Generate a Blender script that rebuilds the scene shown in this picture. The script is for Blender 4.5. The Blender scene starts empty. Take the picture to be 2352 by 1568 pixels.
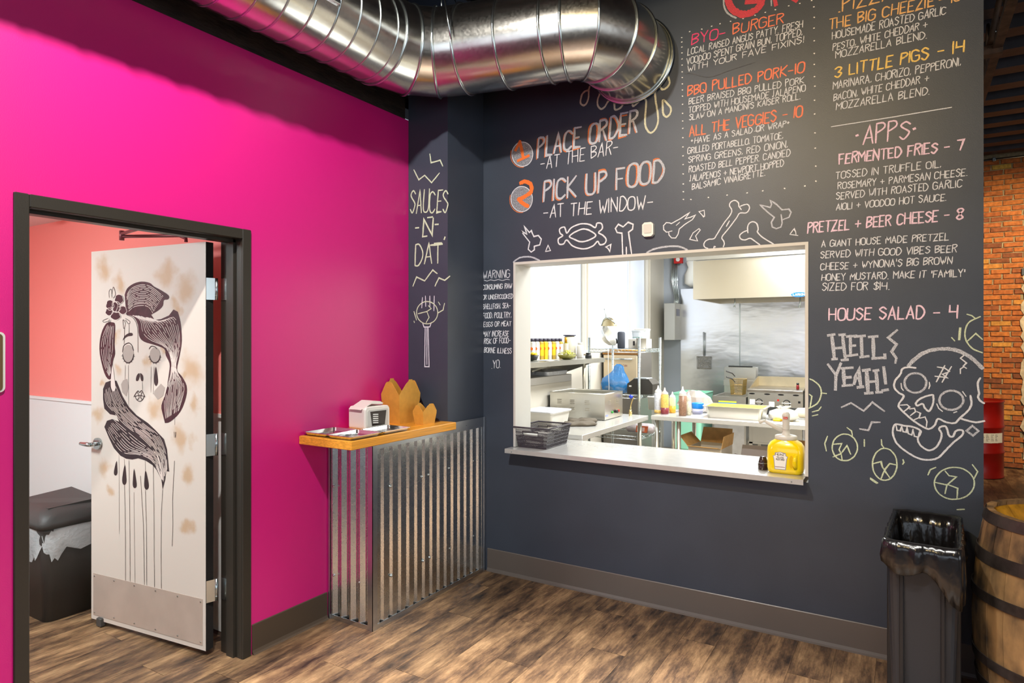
import bpy, math, random
from mathutils import Vector, Matrix
from mathutils.geometry import tessellate_polygon
random.seed(7)
PI = math.pi
C = bpy.context.scene.collection
sc = bpy.context.scene
# ------------------------------------------------------------------ camera
F = 1493.0; CX = 1176.0; HY = 775.0
CAM = Vector((2.83, 0.0, 1.6)); YAW = math.radians(31.3)
cam_d = bpy.data.cameras.new('camera'); cam = bpy.data.objects.new('camera', cam_d); C.objects.link(cam)
cam.location = CAM; cam.rotation_euler = (PI/2, 0, YAW)
cam_d.sensor_width = 36; cam_d.lens = F/2352*36; cam_d.shift_y = -9/2352; cam_d.clip_start = .05
sc.camera = cam
# ------------------------------------------------------------------ world, lights, exposure
def c(r, g, b):
    f = lambda v: (v/255/12.92) if v/255 <= .04045 else ((v/255+.055)/1.055)**2.4
    return (f(r), f(g), f(b))
w = bpy.data.worlds.new('world'); sc.world = w; w.use_nodes = True
w.node_tree.nodes['Background'].inputs[0].default_value = (.72, .84, 1, 1)
w.node_tree.nodes['Background'].inputs[1].default_value = .25
def area(name, loc, target, sx, sy, power, col=(1, 1, 1), spread=None):
    l = bpy.data.lights.new(name, 'AREA'); l.shape = 'RECTANGLE'; l.size = sx; l.size_y = sy; l.energy = power; l.color = col
    if spread: l.spread = math.radians(spread)
    o = bpy.data.objects.new(name, l); C.objects.link(o); o.location = loc
    o.rotation_euler = (Vector(target)-Vector(loc)).to_track_quat('-Z', 'Y').to_euler(); return o
def lamp(name, loc, power, r, col=(1, 1, 1)):
    l = bpy.data.lights.new(name, 'POINT'); l.energy = power; l.shadow_soft_size = r; l.color = col
    o = bpy.data.objects.new(name, l); C.objects.link(o); o.location = loc; return o
def spot(name, loc, target, power, deg, blend, r, col):
    l = bpy.data.lights.new(name, 'SPOT'); l.energy = power; l.shadow_soft_size = r; l.color = col; l.spot_size = math.radians(deg); l.spot_blend = blend
    o = bpy.data.objects.new(name, l); C.objects.link(o); o.location = loc
    o.rotation_euler = (Vector(target)-Vector(loc)).to_track_quat('-Z', 'Y').to_euler(); return o
# daylight through the street windows behind the camera
area('window_fill', (1.6, -4.3, 1.9), (1.6, 3, 1.2), 3.0, 2.3, 22, (.78, .88, 1))
area('window_fill', (5.1, -4.3, 1.9), (4.0, 3, 1.2), 3.0, 2.3, 24, (.78, .88, 1))
area('window_fill', (8.5, .6, 1.9), (1, 2.0, 1.0), 4.2, 2.3, 60, (.86, .93, 1))  # added right-hand window light, sized to brighten reflections in the corrugated metal
# ceiling lamps of the taproom
spot('track_spot', (1.30, .80, 3.72), (.2, 2.6, 1.0), 265, 128, 1, .045, (1, .955, .90))
spot('track_spot', (1.96, -.32, 3.72), (2.45, 3.74, 2.5), 300, 60, 1, .24, (1, .74, .36))
area('ceiling_lamp', (2.3, 1.35, 3.80), (2.3, 1.35, 0), 1.9, .7, 120, (1, .96, .90), 62)
spot('track_spot', (4.7, 7.0, 3.6), (3.9, 10, 1.7), 420, 70, .8, .08, (1, .80, .50))
lamp('ceiling_lamp', (5.6, 2.2, 3.5), 25, .10, (1, .84, .62))
# kitchen and restroom
area('kitchen_light', (1.6, 5.2, 3.05), (1.6, 5.2, 0), .6, 1.2, 50, (.95, .98, 1))
area('kitchen_light', (1.6, 7.2, 3.05), (1.6, 7.2, 0), .6, 1.2, 90, (.95, .98, 1))
area('restroom_light', (-1.2, .35, 2.36), (-1.2, 1.0, 0), .6, .6, 50, (.82, .98, 1))
sc.view_settings.view_transform = 'Standard'; sc.view_settings.look = 'None'
sc.view_settings.exposure = 0.72; sc.view_settings.gamma = 1; sc.view_settings.use_curve_mapping = False
sc.cycles.max_bounces = 8; sc.cycles.caustics_reflective = False; sc.cycles.caustics_refractive = False
sc.cycles.sample_clamp_indirect = 6
sc.cycles.use_denoising = True

# ------------------------------------------------------------------ photo measurement helpers: a pixel on a known plane of the room
SN, CS = math.sin(YAW), math.cos(YAW)
def ray(px, py):
    r = (px-CX)/F; u = (HY-py)/F
    return Vector((-SN+CS*r, CS+SN*r, u))
def onx(px, py, X):
    d = ray(px, py); return CAM+d*((X-CAM.x)/d.x)
def ony(px, py, Y):
    d = ray(px, py); return CAM+d*((Y-CAM.y)/d.y)
def onz(px, py, Z):
    d = ray(px, py); return CAM+d*((Z-CAM.z)/d.z)
# ------------------------------------------------------------------ materials
def mat(name, col, rough=.5, metal=0., var=0., vs=4., bump=0., bs=60., alpha=1., emit=0., spec=.5, coat=0., stretch=(1, 1, 1), col2=None, wear=None, trans=0., ori=False, rand=0., ior=1.45):
    m = bpy.data.materials.new(name); m.use_nodes = True; nt = m.node_tree; N = nt.nodes; L = nt.links
    b = N['Principled BSDF']
    b.inputs['Base Color'].default_value = (*col, 1); b.inputs['Roughness'].default_value = rough; b.inputs['Metallic'].default_value = metal
    b.inputs['Specular IOR Level'].default_value = spec; b.inputs['Alpha'].default_value = alpha; b.inputs['IOR'].default_value = ior
    b.inputs['Coat Weight'].default_value = coat; b.inputs['Transmission Weight'].default_value = trans
    if emit: b.inputs['Emission Color'].default_value = (*col, 1); b.inputs['Emission Strength'].default_value = emit
    if var or bump or col2 or rand:
        if ori: tc = N.new('ShaderNodeTexCoord'); src = tc.outputs['Object']
        else: tc = N.new('ShaderNodeNewGeometry'); src = tc.outputs['Position']
        mp = N.new('ShaderNodeMapping'); mp.inputs['Scale'].default_value = stretch; L.new(src, mp.inputs[0]); src = mp.outputs[0]
        m['src'] = 1
        nz = N.new('ShaderNodeTexNoise'); nz.inputs['Scale'].default_value = vs; nz.inputs['Detail'].default_value = 6; L.new(src, nz.inputs['Vector'])
        if var or col2:
            rp = N.new('ShaderNodeValToRGB'); L.new(nz.outputs['Fac'], rp.inputs[0])
            a = tuple(x*(1-var) for x in col); d = tuple(min(1, x*(1+var)) for x in (col2 or col))
            rp.color_ramp.elements[0].color = (*(col if col2 else a), 1); rp.color_ramp.elements[1].color = (*(d if not col2 else col2), 1)
            rp.color_ramp.elements[0].position = .36; rp.color_ramp.elements[1].position = .64
            out = rp.outputs[0]
            if rand:
                oi = N.new('ShaderNodeObjectInfo'); mr = N.new('ShaderNodeMapRange'); L.new(oi.outputs['Random'], mr.inputs[0])
                mr.inputs[3].default_value = 1-rand; mr.inputs[4].default_value = 1+rand
                hv = N.new('ShaderNodeHueSaturation'); L.new(out, hv.inputs['Color']); L.new(mr.outputs[0], hv.inputs['Value']); out = hv.outputs[0]
            L.new(out, b.inputs['Base Color'])
        if bump:
            n2 = N.new('ShaderNodeTexNoise'); n2.inputs['Scale'].default_value = bs; n2.inputs['Detail'].default_value = 3; L.new(src, n2.inputs['Vector'])
            bp = N.new('ShaderNodeBump'); bp.inputs['Strength'].default_value = bump; bp.inputs['Distance'].default_value = .01
            L.new(n2.outputs['Fac'], bp.inputs['Height']); L.new(bp.outputs[0], b.inputs['Normal'])
    return m
def chalk(name, col, cover=.55, base=None, sc_=420):
    m = bpy.data.materials.new(name); m.use_nodes = True; N = m.node_tree.nodes; L = m.node_tree.links; b = N['Principled BSDF']
    g = N.new('ShaderNodeNewGeometry'); nz = N.new('ShaderNodeTexNoise'); nz.inputs['Scale'].default_value = sc_; nz.inputs['Detail'].default_value = 3
    L.new(g.outputs['Position'], nz.inputs['Vector']); rp = N.new('ShaderNodeValToRGB'); L.new(nz.outputs['Fac'], rp.inputs[0])
    e = rp.color_ramp.elements; e[0].position = .62-cover*.4; e[1].position = .74-cover*.4
    bc = base or c(58, 62, 70)
    e[0].color = (*[bc[i]*.7+col[i]*.3 for i in range(3)], 1); e[1].color = (*col, 1)
    L.new(rp.outputs[0], b.inputs['Base Color']); b.inputs['Roughness'].default_value = .85; b.inputs['Specular IOR Level'].default_value = .2
    return m
M = {}
M['pink'] = mat('pink wall paint', c(204, 24, 120), .33, bump=.05, bs=260, spec=.75)
M['black'] = mat('chalkboard paint', c(62, 69, 81), .38, bump=.10, bs=330, var=.06, vs=3, spec=.45)
M['blackmatte'] = mat('matt black paint', c(24, 21, 20), .7, var=.3, vs=8, bump=.15, bs=90)
M['frame'] = mat('dark frame enamel', c(46, 42, 36), .38, bump=.05, bs=200, spec=.5)
M['cream'] = mat('cream paint', c(208, 206, 198), .45)
M['kwall'] = mat('kitchen wall paint', c(222, 215, 200), .5)
M['shade'] = mat('sunlit roller shade', c(206, 213, 224), .8, emit=.34)
M['coral'] = mat('coral wall paint', c(250, 146, 138), .45, bump=.04, bs=200)
M['white'] = mat('white wall paint', c(232, 232, 230), .45)
M['steel'] = mat('stainless steel', c(214, 212, 204), .28, 1, var=.05, vs=3, bump=.03, bs=200, stretch=(1, 1, .15))
M['steelwavy'] = mat('wavy stainless sheet', c(226, 228, 232), .27, 1, bump=.9, bs=1.9, stretch=(1, 1, 2.4))
M['steeltop'] = mat('stainless top', c(232, 232, 228), .24, .6, var=.03, vs=20)
M['chrome'] = mat('chrome wire', c(190, 198, 198), .25, 1)
M['alu'] = mat('aluminium', c(215, 212, 205), .3, 1)
M['black_plastic'] = mat('black plastic', c(30, 30, 31), .45, bump=.08, bs=300)
M['grey_plastic'] = mat('dark grey plastic', c(70, 68, 66), .5, bump=.1, bs=300)
M['white_plastic'] = mat('white plastic', c(236, 232, 222), .4)
M['clear'] = mat('clear plastic', c(235, 238, 238), .2, trans=.0, alpha=.45)
M['base_grey'] = mat('grey vinyl base', c(100, 92, 86), .35, var=.05, vs=2)
M['base_dark'] = mat('dark vinyl base', c(72, 60, 48), .45)
M['kfloor'] = mat('kitchen floor tile', c(156, 146, 134), .5, var=.1, vs=4)
M['deck'] = mat('dark painted deck', c(46, 41, 46), .6, var=.35, vs=5, bump=.2, bs=40)
M['rust'] = mat('rusty steel', c(84, 60, 42), .7, var=.4, vs=14, bump=.2, bs=60)
M['card'] = mat('kraft cardboard', c(214, 170, 108), .8, var=.08, vs=20)
M['kraft'] = mat('golden kraft board', c(212, 158, 66), .6, var=.05, vs=30)
M['card2'] = mat('white printed board', c(214, 208, 196), .8)
M['ink'] = mat('printed ink', c(48, 44, 44), .8)
M['red'] = mat('red plastic', c(200, 30, 24), .4)
M['blue'] = mat('blue plastic', c(24, 130, 220), .35)
M['green'] = mat('green plastic', c(60, 170, 70), .4)
M['yellow'] = mat('yellow label', c(246, 208, 36), .4)
M['white_m'] = mat('white label', c(240, 238, 232), .6)
# galvanised metal with spangle
def galv(name, col, rough, s, bump=.05):
    m = mat(name, col, rough, 1); N = m.node_tree.nodes; L = m.node_tree.links; b = N['Principled BSDF']
    g = N.new('ShaderNodeNewGeometry'); v = N.new('ShaderNodeTexVoronoi'); v.inputs['Scale'].default_value = s; L.new(g.outputs['Position'], v.inputs['Vector'])
    mr = N.new('ShaderNodeMapRange'); L.new(v.outputs['Color'], mr.inputs[0]); mr.inputs[3].default_value = rough*.9; mr.inputs[4].default_value = rough*1.15
    L.new(mr.outputs[0], b.inputs['Roughness'])
    hv = N.new('ShaderNodeMapRange'); L.new(v.outputs['Color'], hv.inputs[0]); hv.inputs[3].default_value = .97; hv.inputs[4].default_value = 1.03
    mx = N.new('ShaderNodeHueSaturation'); mx.inputs['Color'].default_value = (*col, 1); L.new(hv.outputs[0], mx.inputs['Value']); L.new(mx.outputs[0], b.inputs['Base Color'])
    n2 = N.new('ShaderNodeTexNoise'); n2.inputs['Scale'].default_value = 9; L.new(g.outputs['Position'], n2.inputs['Vector'])
    bp = N.new('ShaderNodeBump'); bp.inputs['Strength'].default_value = bump*1.5; bp.inputs['Distance'].default_value = .01
    L.new(n2.outputs['Fac'], bp.inputs['Height']); L.new(bp.outputs[0], b.inputs['Normal'])
    return m
M['galv'] = galv('galvanised sheet', c(216, 218, 214), .25, 170, .02)
M['duct'] = galv('galvanised duct', c(222, 220, 212), .21, 90, .035)
M['zinc'] = galv('zinc trim', c(200, 205, 210), .30, 150, .02)
# ------------------------------------------------------------------ mesh helpers
class G:
    def __init__(s): s.v = []; s.f = []; s.m = []; s.sm = []; s.T = Matrix(); s.k = 0; s.smooth = False
    def add(s, vs, fs):
        n = len(s.v); s.v += [s.T @ Vector(p) for p in vs]; s.f += [tuple(i+n for i in f) for f in fs]
        s.m += [s.k]*len(fs); s.sm += [s.smooth]*len(fs); return s
    def box(s, a, b, ch=0.):
        x0, y0, z0 = a; x1, y1, z1 = b
        if x0 > x1: x0, x1 = x1, x0
        if y0 > y1: y0, y1 = y1, y0
        if z0 > z1: z0, z1 = z1, z0
        if ch <= 0:
            return s.add([(x0, y0, z0), (x1, y0, z0), (x1, y1, z0), (x0, y1, z0), (x0, y0, z1), (x1, y0, z1), (x1, y1, z1), (x0, y1, z1)],
                         [(0, 3, 2, 1), (4, 5, 6, 7), (0, 1, 5, 4), (1, 2, 6, 5), (2, 3, 7, 6), (3, 0, 4, 7)])
        ch = min(ch, (x1-x0)/2.2, (y1-y0)/2.2, (z1-z0)/2.2)
        def ring(i, z): return [(x0+i, y0, z) if 0 else p for p in [(x0+i+ch, y0+i, z), (x1-i-ch, y0+i, z), (x1-i, y0+i+ch, z), (x1-i, y1-i-ch, z), (x1-i-ch, y1-i, z), (x0+i+ch, y1-i, z), (x0+i, y1-i-ch, z), (x0+i, y0+i+ch, z)]]
        return s.loft([ring(ch, z0), ring(0, z0+ch), ring(0, z1-ch), ring(ch, z1)])
    def loft(s, rings, cap=True, close=True):
        n = len(rings[0]); vs = [p for r in rings for p in r]; fs = []
        for k in range(len(rings)-1):
            for i in range(n if close else n-1):
                j = (i+1) % n; fs.append((k*n+i, k*n+j, (k+1)*n+j, (k+1)*n+i))
        if cap and close: fs.append(tuple(range(n))[::-1]); fs.append(tuple(range((len(rings)-1)*n, len(rings)*n)))
        return s.add(vs, fs)
    def cyl(s, p0, p1, r0, r1=None, n=16, cap=True):
        r1 = r0 if r1 is None else r1; p0 = Vector(p0); p1 = Vector(p1); q = (p1-p0).to_track_quat('Z', 'Y')
        R = lambda p, r: [p+q @ Vector((r*math.cos(2*PI*i/n), r*math.sin(2*PI*i/n), 0)) for i in range(n)]
        sm = s.smooth; s.smooth = n > 6
        s.loft([R(p0, r0), R(p1, r1)], cap=False); s.smooth = False
        if cap:
            k = len(s.v); s.f.append(tuple(range(k-2*n, k-n))[::-1]); s.f.append(tuple(range(k-n, k))); s.m += [s.k]*2; s.sm += [False]*2
        s.smooth = sm; return s
    def lathe(s, prof, n=24, ctr=(0, 0, 0), sx=1, sy=1, cap=True):
        sm = s.smooth; s.smooth = True
        s.loft([[(ctr[0]+r*sx*math.cos(2*PI*i/n), ctr[1]+r*sy*math.sin(2*PI*i/n), ctr[2]+z) for i in range(n)] for r, z in prof], cap=cap); s.smooth = sm; return s
    def tube(s, pts, r, n=8, cap=True, closed=False):
        pts = [Vector(p) for p in pts]; rings = []; m = len(pts); up = None
        rr = r if isinstance(r, (list, tuple)) else [r]*m
        for i, p in enumerate(pts):
            a = pts[(i-1) % m] if closed else pts[max(i-1, 0)]; b = pts[(i+1) % m] if closed else pts[min(i+1, m-1)]
            d = (b-a)
            if d.length < 1e-9: d = Vector((0, 0, 1))
            d.normalize()
            if up is None: up = Vector((0, 0, 1)) if abs(d.z) < .9 else Vector((1, 0, 0))
            x = up.cross(d)
            if x.length < 1e-6: x = Vector((1, 0, 0)).cross(d)
            x.normalize(); y = d.cross(x); up = y
            rings.append([p+(x*math.cos(2*PI*k/n)+y*math.sin(2*PI*k/n))*rr[i] for k in range(n)])
        if closed: rings.append(rings[0])
        sm = s.smooth; s.smooth = n > 5; s.loft(rings, cap=cap and not closed); s.smooth = sm; return s
    def prism(s, poly, d, plane='xz', t=0.):
        # poly in 2D extruded by d from t along the third axis
        f = {'xz': lambda u, v, w_: (u, w_, v), 'xy': lambda u, v, w_: (u, v, w_), 'yz': lambda u, v, w_: (w_, u, v)}[plane]
        return s.loft([[f(u, v, t) for u, v in poly], [f(u, v, t+d) for u, v in poly]])
    def ball(s, ctr, r, n=16, m=10, sx=1, sy=1, sz=1):
        return s.lathe([(max(1e-4, r*math.sin(PI*i/m)), -r*sz*math.cos(PI*i/m)) for i in range(m+1)], n, ctr, sx, sy, cap=False)
    def mesh(s, name, mats):
        me = bpy.data.meshes.new(name); me.from_pydata([tuple(v) for v in s.v], [], s.f)
        for m_ in (mats if isinstance(mats, (list, tuple)) else [mats]): me.materials.append(m_)
        me.polygons.foreach_set('material_index', s.m); me.polygons.foreach_set('use_smooth', s.sm); me.update(); return me
    def obj(s, name, mats, parent=None, world=False, **kw):
        if world and parent is not None:
            inv = parent['_'] if False else (Matrix.Translation(parent.location) @ parent.rotation_euler.to_matrix().to_4x4())
            inv = inv.inverted(); s.v = [inv @ v for v in s.v]
        o = bpy.data.objects.new(name, s.mesh(name, mats)); C.objects.link(o)
        if parent is not None: o.parent = parent
        for k_, v_ in kw.items(): o[k_] = v_
        return o
def thing(name, label, cat, loc=(0, 0, 0), rz=0, group=None):
    o = bpy.data.objects.new(name, None); C.objects.link(o); o.location = loc; o.rotation_euler = (0, 0, rz); o['label'] = label; o['category'] = cat
    if group: o['group'] = group
    return o
def tag(o, label, cat, group=None):
    o['label'] = label; o['category'] = cat
    if group: o['group'] = group
    return o
def struct(o, label=None):
    o['kind'] = 'structure'
    if label: o['label'] = label
    return o
def dup(root, loc, rz=None, label=None):
    r = root.copy(); C.objects.link(r); r.location = loc
    if rz is not None: r.rotation_euler = (0, 0, rz)
    if label: r['label'] = label
    for ch in list(root.children):
        k = ch.copy(); C.objects.link(k); k.parent = r
        for g in list(ch.children):
            d = g.copy(); C.objects.link(d); d.parent = k
    return r
def rrect(x0, y0, x1, y1, r, n=4):
    out = []
    for cx, cy, a in ((x1-r, y0+r, -90), (x1-r, y1-r, 0), (x0+r, y1-r, 90), (x0+r, y0+r, 180)):
        for i in range(n+1):
            t = math.radians(a+90*i/n); out.append((cx+r*math.cos(t), cy+r*math.sin(t)))
    return out
def crom(P, k=5, closed=False):
    if len(P) < 3: return P
    out = []; n = len(P)
    if closed: P = P[:-1] if (abs(P[0][0]-P[-1][0])+abs(P[0][1]-P[-1][1])) < 1e-6 else P; n = len(P)
    for i in range(n if closed else n-1):
        g = (lambda j: P[j % n]) if closed else (lambda j: P[min(max(j, 0), n-1)])
        a, b, d, e = g(i-1), g(i), g(i+1), g(i+2)
        for q in range(k):
            t = q/k
            out.append(tuple(.5*((2*b[j])+(-a[j]+d[j])*t+(2*a[j]-5*b[j]+4*d[j]-e[j])*t*t+(-a[j]+3*b[j]-3*d[j]+e[j])*t**3) for j in range(len(b))))
    out.append(P[0] if closed else P[-1])
    return out
# ================================================================== SETTING
BY = 3.74          # face of the chalkboard wall
WX1 = 3.135        # its free end
# floor slab and planks
g = G(); g.box((-3.2, -4.6, -.12), (9, 10.2, -.004)); 
def wood_floor():
    m = bpy.data.materials.new('worn dark oak plank'); m.use_nodes = True; N = m.node_tree.nodes; L = m.node_tree.links; b = N['Principled BSDF']
    geo = N.new('ShaderNodeNewGeometry'); oi = N.new('ShaderNodeObjectInfo')
    off = N.new('ShaderNodeVectorMath'); off.operation = 'MULTIPLY_ADD'; L.new(oi.outputs['Random'], off.inputs[0]); off.inputs[1].default_value = (17, 31, 0); L.new(geo.outputs['Position'], off.inputs[2])
    mp = N.new('ShaderNodeMapping'); mp.inputs['Scale'].default_value = (9, 2.2, 1); L.new(off.outputs[0], mp.inputs[0])
    n1 = N.new('ShaderNodeTexNoise'); n1.inputs['Scale'].default_value = 1; n1.inputs['Detail'].default_value = 10; n1.inputs['Roughness'].default_value = .72; L.new(mp.outputs[0], n1.inputs['Vector'])
    r1 = N.new('ShaderNodeValToRGB'); L.new(n1.outputs['Fac'], r1.inputs[0]); e = r1.color_ramp.elements
    e[0].position = .36; e[0].color = (*c(40, 31, 26), 1); e[1].position = .66; e[1].color = (*c(164, 132, 96), 1)
    x = e.new(.46); x.color = (*c(92, 70, 52), 1); x = e.new(.54); x.color = (*c(126, 98, 70), 1)
    mp2 = N.new('ShaderNodeMapping'); mp2.inputs['Scale'].default_value = (90, 5, 1); L.new(off.outputs[0], mp2.inputs[0])
    n2 = N.new('ShaderNodeTexNoise'); n2.inputs['Scale'].default_value = 1; n2.inputs['Detail'].default_value = 4; L.new(mp2.outputs[0], n2.inputs['Vector'])
    mr = N.new('ShaderNodeMapRange'); L.new(n2.outputs['Fac'], mr.inputs[0]); mr.inputs[1].default_value = .3; mr.inputs[2].default_value = .7; mr.inputs[3].default_value = .72; mr.inputs[4].default_value = 1.2
    mr2 = N.new('ShaderNodeMapRange'); L.new(oi.outputs['Random'], mr2.inputs[0]); mr2.inputs[3].default_value = .8; mr2.inputs[4].default_value = 1.2
    mu = N.new('ShaderNodeMath'); mu.operation = 'MULTIPLY'; L.new(mr.outputs[0], mu.inputs[0]); L.new(mr2.outputs[0], mu.inputs[1])
    hs = N.new('ShaderNodeHueSaturation'); L.new(r1.outputs[0], hs.inputs['Color']); L.new(mu.outputs[0], hs.inputs['Value']); L.new(hs.outputs[0], b.inputs['Base Color'])
    mr3 = N.new('ShaderNodeMapRange'); L.new(n1.outputs['Fac'], mr3.inputs[0]); mr3.inputs[3].default_value = .30; mr3.inputs[4].default_value = .62; L.new(mr3.outputs[0], b.inputs['Roughness'])
    bp = N.new('ShaderNodeBump'); bp.inputs['Strength'].default_value = .25; bp.inputs['Distance'].default_value = .004; L.new(n2.outputs['Fac'], bp.inputs['Height']); L.new(bp.outputs[0], b.inputs['Normal'])
    return m
M['floor'] = wood_floor()
floor = struct(g.obj('floor', mat('dark subfloor', c(52, 38, 28), .6, var=.3, vs=6)))
def plank_mesh(l):
    q = G(); q.box((-.0894, 0, -.004), (.0894, l, 0)); return q.mesh('plank', M['floor'])
full = plank_mesh(1.218); PW = .18
def put_plank(x, y0, y1):
    l = y1-y0
    me = full if abs(l-1.22) < .005 else plank_mesh(l-.002)
    o = bpy.data.objects.new('plank', me); C.objects.link(o); o.location = (x, y0, 0); o.parent = floor
nx = 0
for i in range(-15, 28):
    x = PW*(i+.5)
    if -.17 < x < 0: lo, hi = 1.118, 2.09
    elif x < 0: lo, hi = .9, 2.17
    elif x > WX1+.05: lo, hi = 1.2, 9.95
    else: lo, hi = (.7 if x < .8 else 1.7), BY-.001
    off = (i*.437) % 1.22; y = lo-off
    while y < hi-.02:
        a, b_ = max(y, lo), min(y+1.22, hi)
        if b_-a > .03 and nx < 295: put_plank(x, a, b_); nx += 1
        y += 1.22
# the floor farther out that the planks do not reach
# pink wall with the door opening
DY0, DY1, DZ = 1.146, 2.063, 2.09
g = G(); WT = .15
g.box((-WT, -4.6, 0), (0, DY0-.03, 3.04)); g.box((-WT, DY1+.03, 0), (0, 3.91, 3.04)); g.box((-WT, DY0-.03, DZ+.03), (0, DY1+.03, 3.04))
struct(g.obj('wall_left', M['pink']), 'bright pink painted wall with a door opening')
g = G(); g.box((-WT-.02, -4.6, 3.04), (-.002, 3.30, 3.38)); struct(g.obj('trim_1', mat('rough black beam', c(34, 27, 22), .75, var=.6, vs=30, bump=.5, bs=60, stretch=(1, .3, 1))), 'rough black beam above the pink wall')
g = G(); g.box((-.5, -4.6, 3.3), (-.35, 10, 3.86)); struct(g.obj('wall_left_upper', M['blackmatte']))
# column at the corner
g = G(); g.box((.001, 3.33, 0), (.325, BY-.001, 3.86)); struct(g.obj('wall_corner', M['black']), 'chalkboard column between pink wall and menu wall')
# chalkboard wall with the pass-through
WT2 = .19; PX0, PX1, PZ0, PZ1 = .57, 2.385, .835, 2.105
g = G(); g.box((-.3, BY, 0), (PX0, BY+WT2, 3.86)); g.box((PX1, BY, 0), (WX1, BY+WT2, 3.86)); g.box((PX0, BY, 0), (PX1, BY+WT2, PZ0)); g.box((PX0, BY, PZ1), (PX1, BY+WT2, 3.86))
wall_back = struct(g.obj('wall_back', M['black']), 'black chalkboard wall with the hand-lettered menu')
# cream lining of the pass-through
g = G(); t = .016
g.box((PX0, BY-.006, PZ0+.033), (PX0+t, BY+WT2+.01, PZ1)); g.box((PX1-t, BY-.006, PZ0+.033), (PX1, BY+WT2+.01, PZ1)); g.box((PX0+t, BY-.006, PZ1-t), (PX1-t, BY+WT2+.01, PZ1))
struct(g.obj('trim_2', M['cream']), 'cream lining of the kitchen window')
# baseboards
def cove(name, p0, p1, h, m):
    q = G(); p0 = Vector(p0); p1 = Vector(p1); d = (p1-p0).normalized(); n = Vector((d.y, -d.x, 0))
    prof = [(0, 0), (.022, 0), (.012, .006), (.006, .02), (.004, h-.004), (.001, h), (0, h)]
    q.loft([[p+n*a+Vector((0, 0, z)) for a, z in prof] for p in (p0, p1)])
    return struct(q.obj(name, m))
cove('baseboard_back', (.36, BY, 0), (WX1, BY, 0), .152, M['base_grey'])
cove('baseboard_left', (0, DY1+.06, 0), (0, 2.62, 0), .15, M['base_dark'])
cove('baseboard_left_near', (0, -4, 0), (0, DY0-.06, 0), .15, M['base_dark'])
# ceiling deck, deep corrugation
g = G(); prof = []
y = -4.6
while y < 10.3:
    prof += [(y, 3.84), (y+.17, 3.84), (y+.20, 3.98), (y+.39, 3.98)]; y += .42
top = [(prof[-1][0], 4.1), (prof[0][0], 4.1)]
g.loft([[(x, yy, zz) for yy, zz in prof+top] for x in (-.5, 9)])
struct(g.obj('ceiling', M['deck']), 'dark corrugated roof deck')
# open-web joists
g = G()
for x in (3.3, 5.4):
    g.box((x, -4.5, 3.45), (x+.05, 10, 3.49)); 
    y = -4.4
    while y < 9.8:
        g.cyl((x+.025, y, 3.47), (x+.025, y+.35, 3.84), .011, n=8); g.cyl((x+.025, y+.35, 3.84), (x+.025, y+.7, 3.47), .011, n=8); y += .7
struct(g.obj('trim_3', M['rust']), 'rusty open-web roof joist')
# timber beams over the corner
g = G()
g.box((-.3, 4.0, 3.5), (6, 4.12, 3.8)); g.box((-.35, 2.2, 3.66), (3.0, 2.36, 3.83))
struct(g.obj('trim_4', mat('aged dark beam', c(60, 46, 38), .7, var=.4, vs=10)), 'dark timber beam under the roof deck')
# rest of the taproom, out of frame
g = G()
g.box((-.5, -4.75, 0), (.05, -4.6, 3.84)); g.box((3.15, -4.75, 0), (3.55, -4.6, 3.84)); g.box((6.65, -4.75, 0), (9, -4.6, 3.84)); g.box((.05, -4.75, 0), (6.65, -4.6, .7)); g.box((.05, -4.75, 3.1), (6.65, -4.6, 3.84))
struct(g.obj('wall_front', mat('sand plaster', c(170, 150, 128), .7)))
g = G(); g.box((8.85, -4.6, 0), (9, -1.6, 3.84)); g.box((8.85, 2.8, 0), (9, 10, 3.84)); g.box((8.85, -1.6, 0), (9, 2.8, .7)); g.box((8.85, -1.6, 3.1), (9, 2.8, 3.84))
struct(g.obj('wall_right', mat('warm grey plaster', c(170, 150, 128), .7)))
# kitchen shell
KX, KY = -.22, 9.3
g = G(); g.box((KX-.15, 3.93, 0), (KX, 5.05, 3.1)); g.box((KX-.15, 5.05, 0), (KX, 8.72, 1.42)); g.box((KX-.15, 6.66, 1.42), (KX, 6.99, 3.1)); g.box((KX-.15, 8.72, 0), (KX, KY+.1, 3.1)); g.box((KX-.15, 5.05, 3.02), (KX, 8.72, 3.1))
struct(g.obj('wall_kitchen_left', M['kwall']), 'cream kitchen wall with shaded windows')
for n_, (a, b_) in enumerate(((5.05, 6.66), (6.99, 8.72))):
    g = G(); g.box((KX-.10, a, 1.42), (KX-.09, b_, 3.02)); wn = struct(g.obj('window_%d' % (n_+1), M['shade']), 'bright window behind a white roller shade')
    g = G(); g.box((KX-.06, a, 1.42), (KX-.02, a+.03, 3.02)); g.box((KX-.06, b_-.03, 1.42), (KX-.02, b_, 3.02)); g.box((KX-.06, (a+b_)/2+.22, 1.42), (KX-.055, (a+b_)/2+.235, 3.02)); g.box((KX-.06, a, 1.42), (KX+.02, b_, 1.46)); g.obj('window_frame', M['kwall'], wn)
g = G(); g.box((KX-.2, KY, 0), (WX1-.002, KY+.15, 3.1)); struct(g.obj('wall_kitchen_back', mat('grey fibre panel', c(176, 184, 194), .35, var=.03, vs=2)), 'grey panelled rear kitchen wall')
g = G(); g.box((WX1-.15, BY+WT2+.002, 0), (WX1-.002, KY, 3.86)); struct(g.obj('wall_kitchen_right', M['kwall']))
g = G(); y0, y1 = BY+WT2+.0005, BY+WT2+.009
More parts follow.
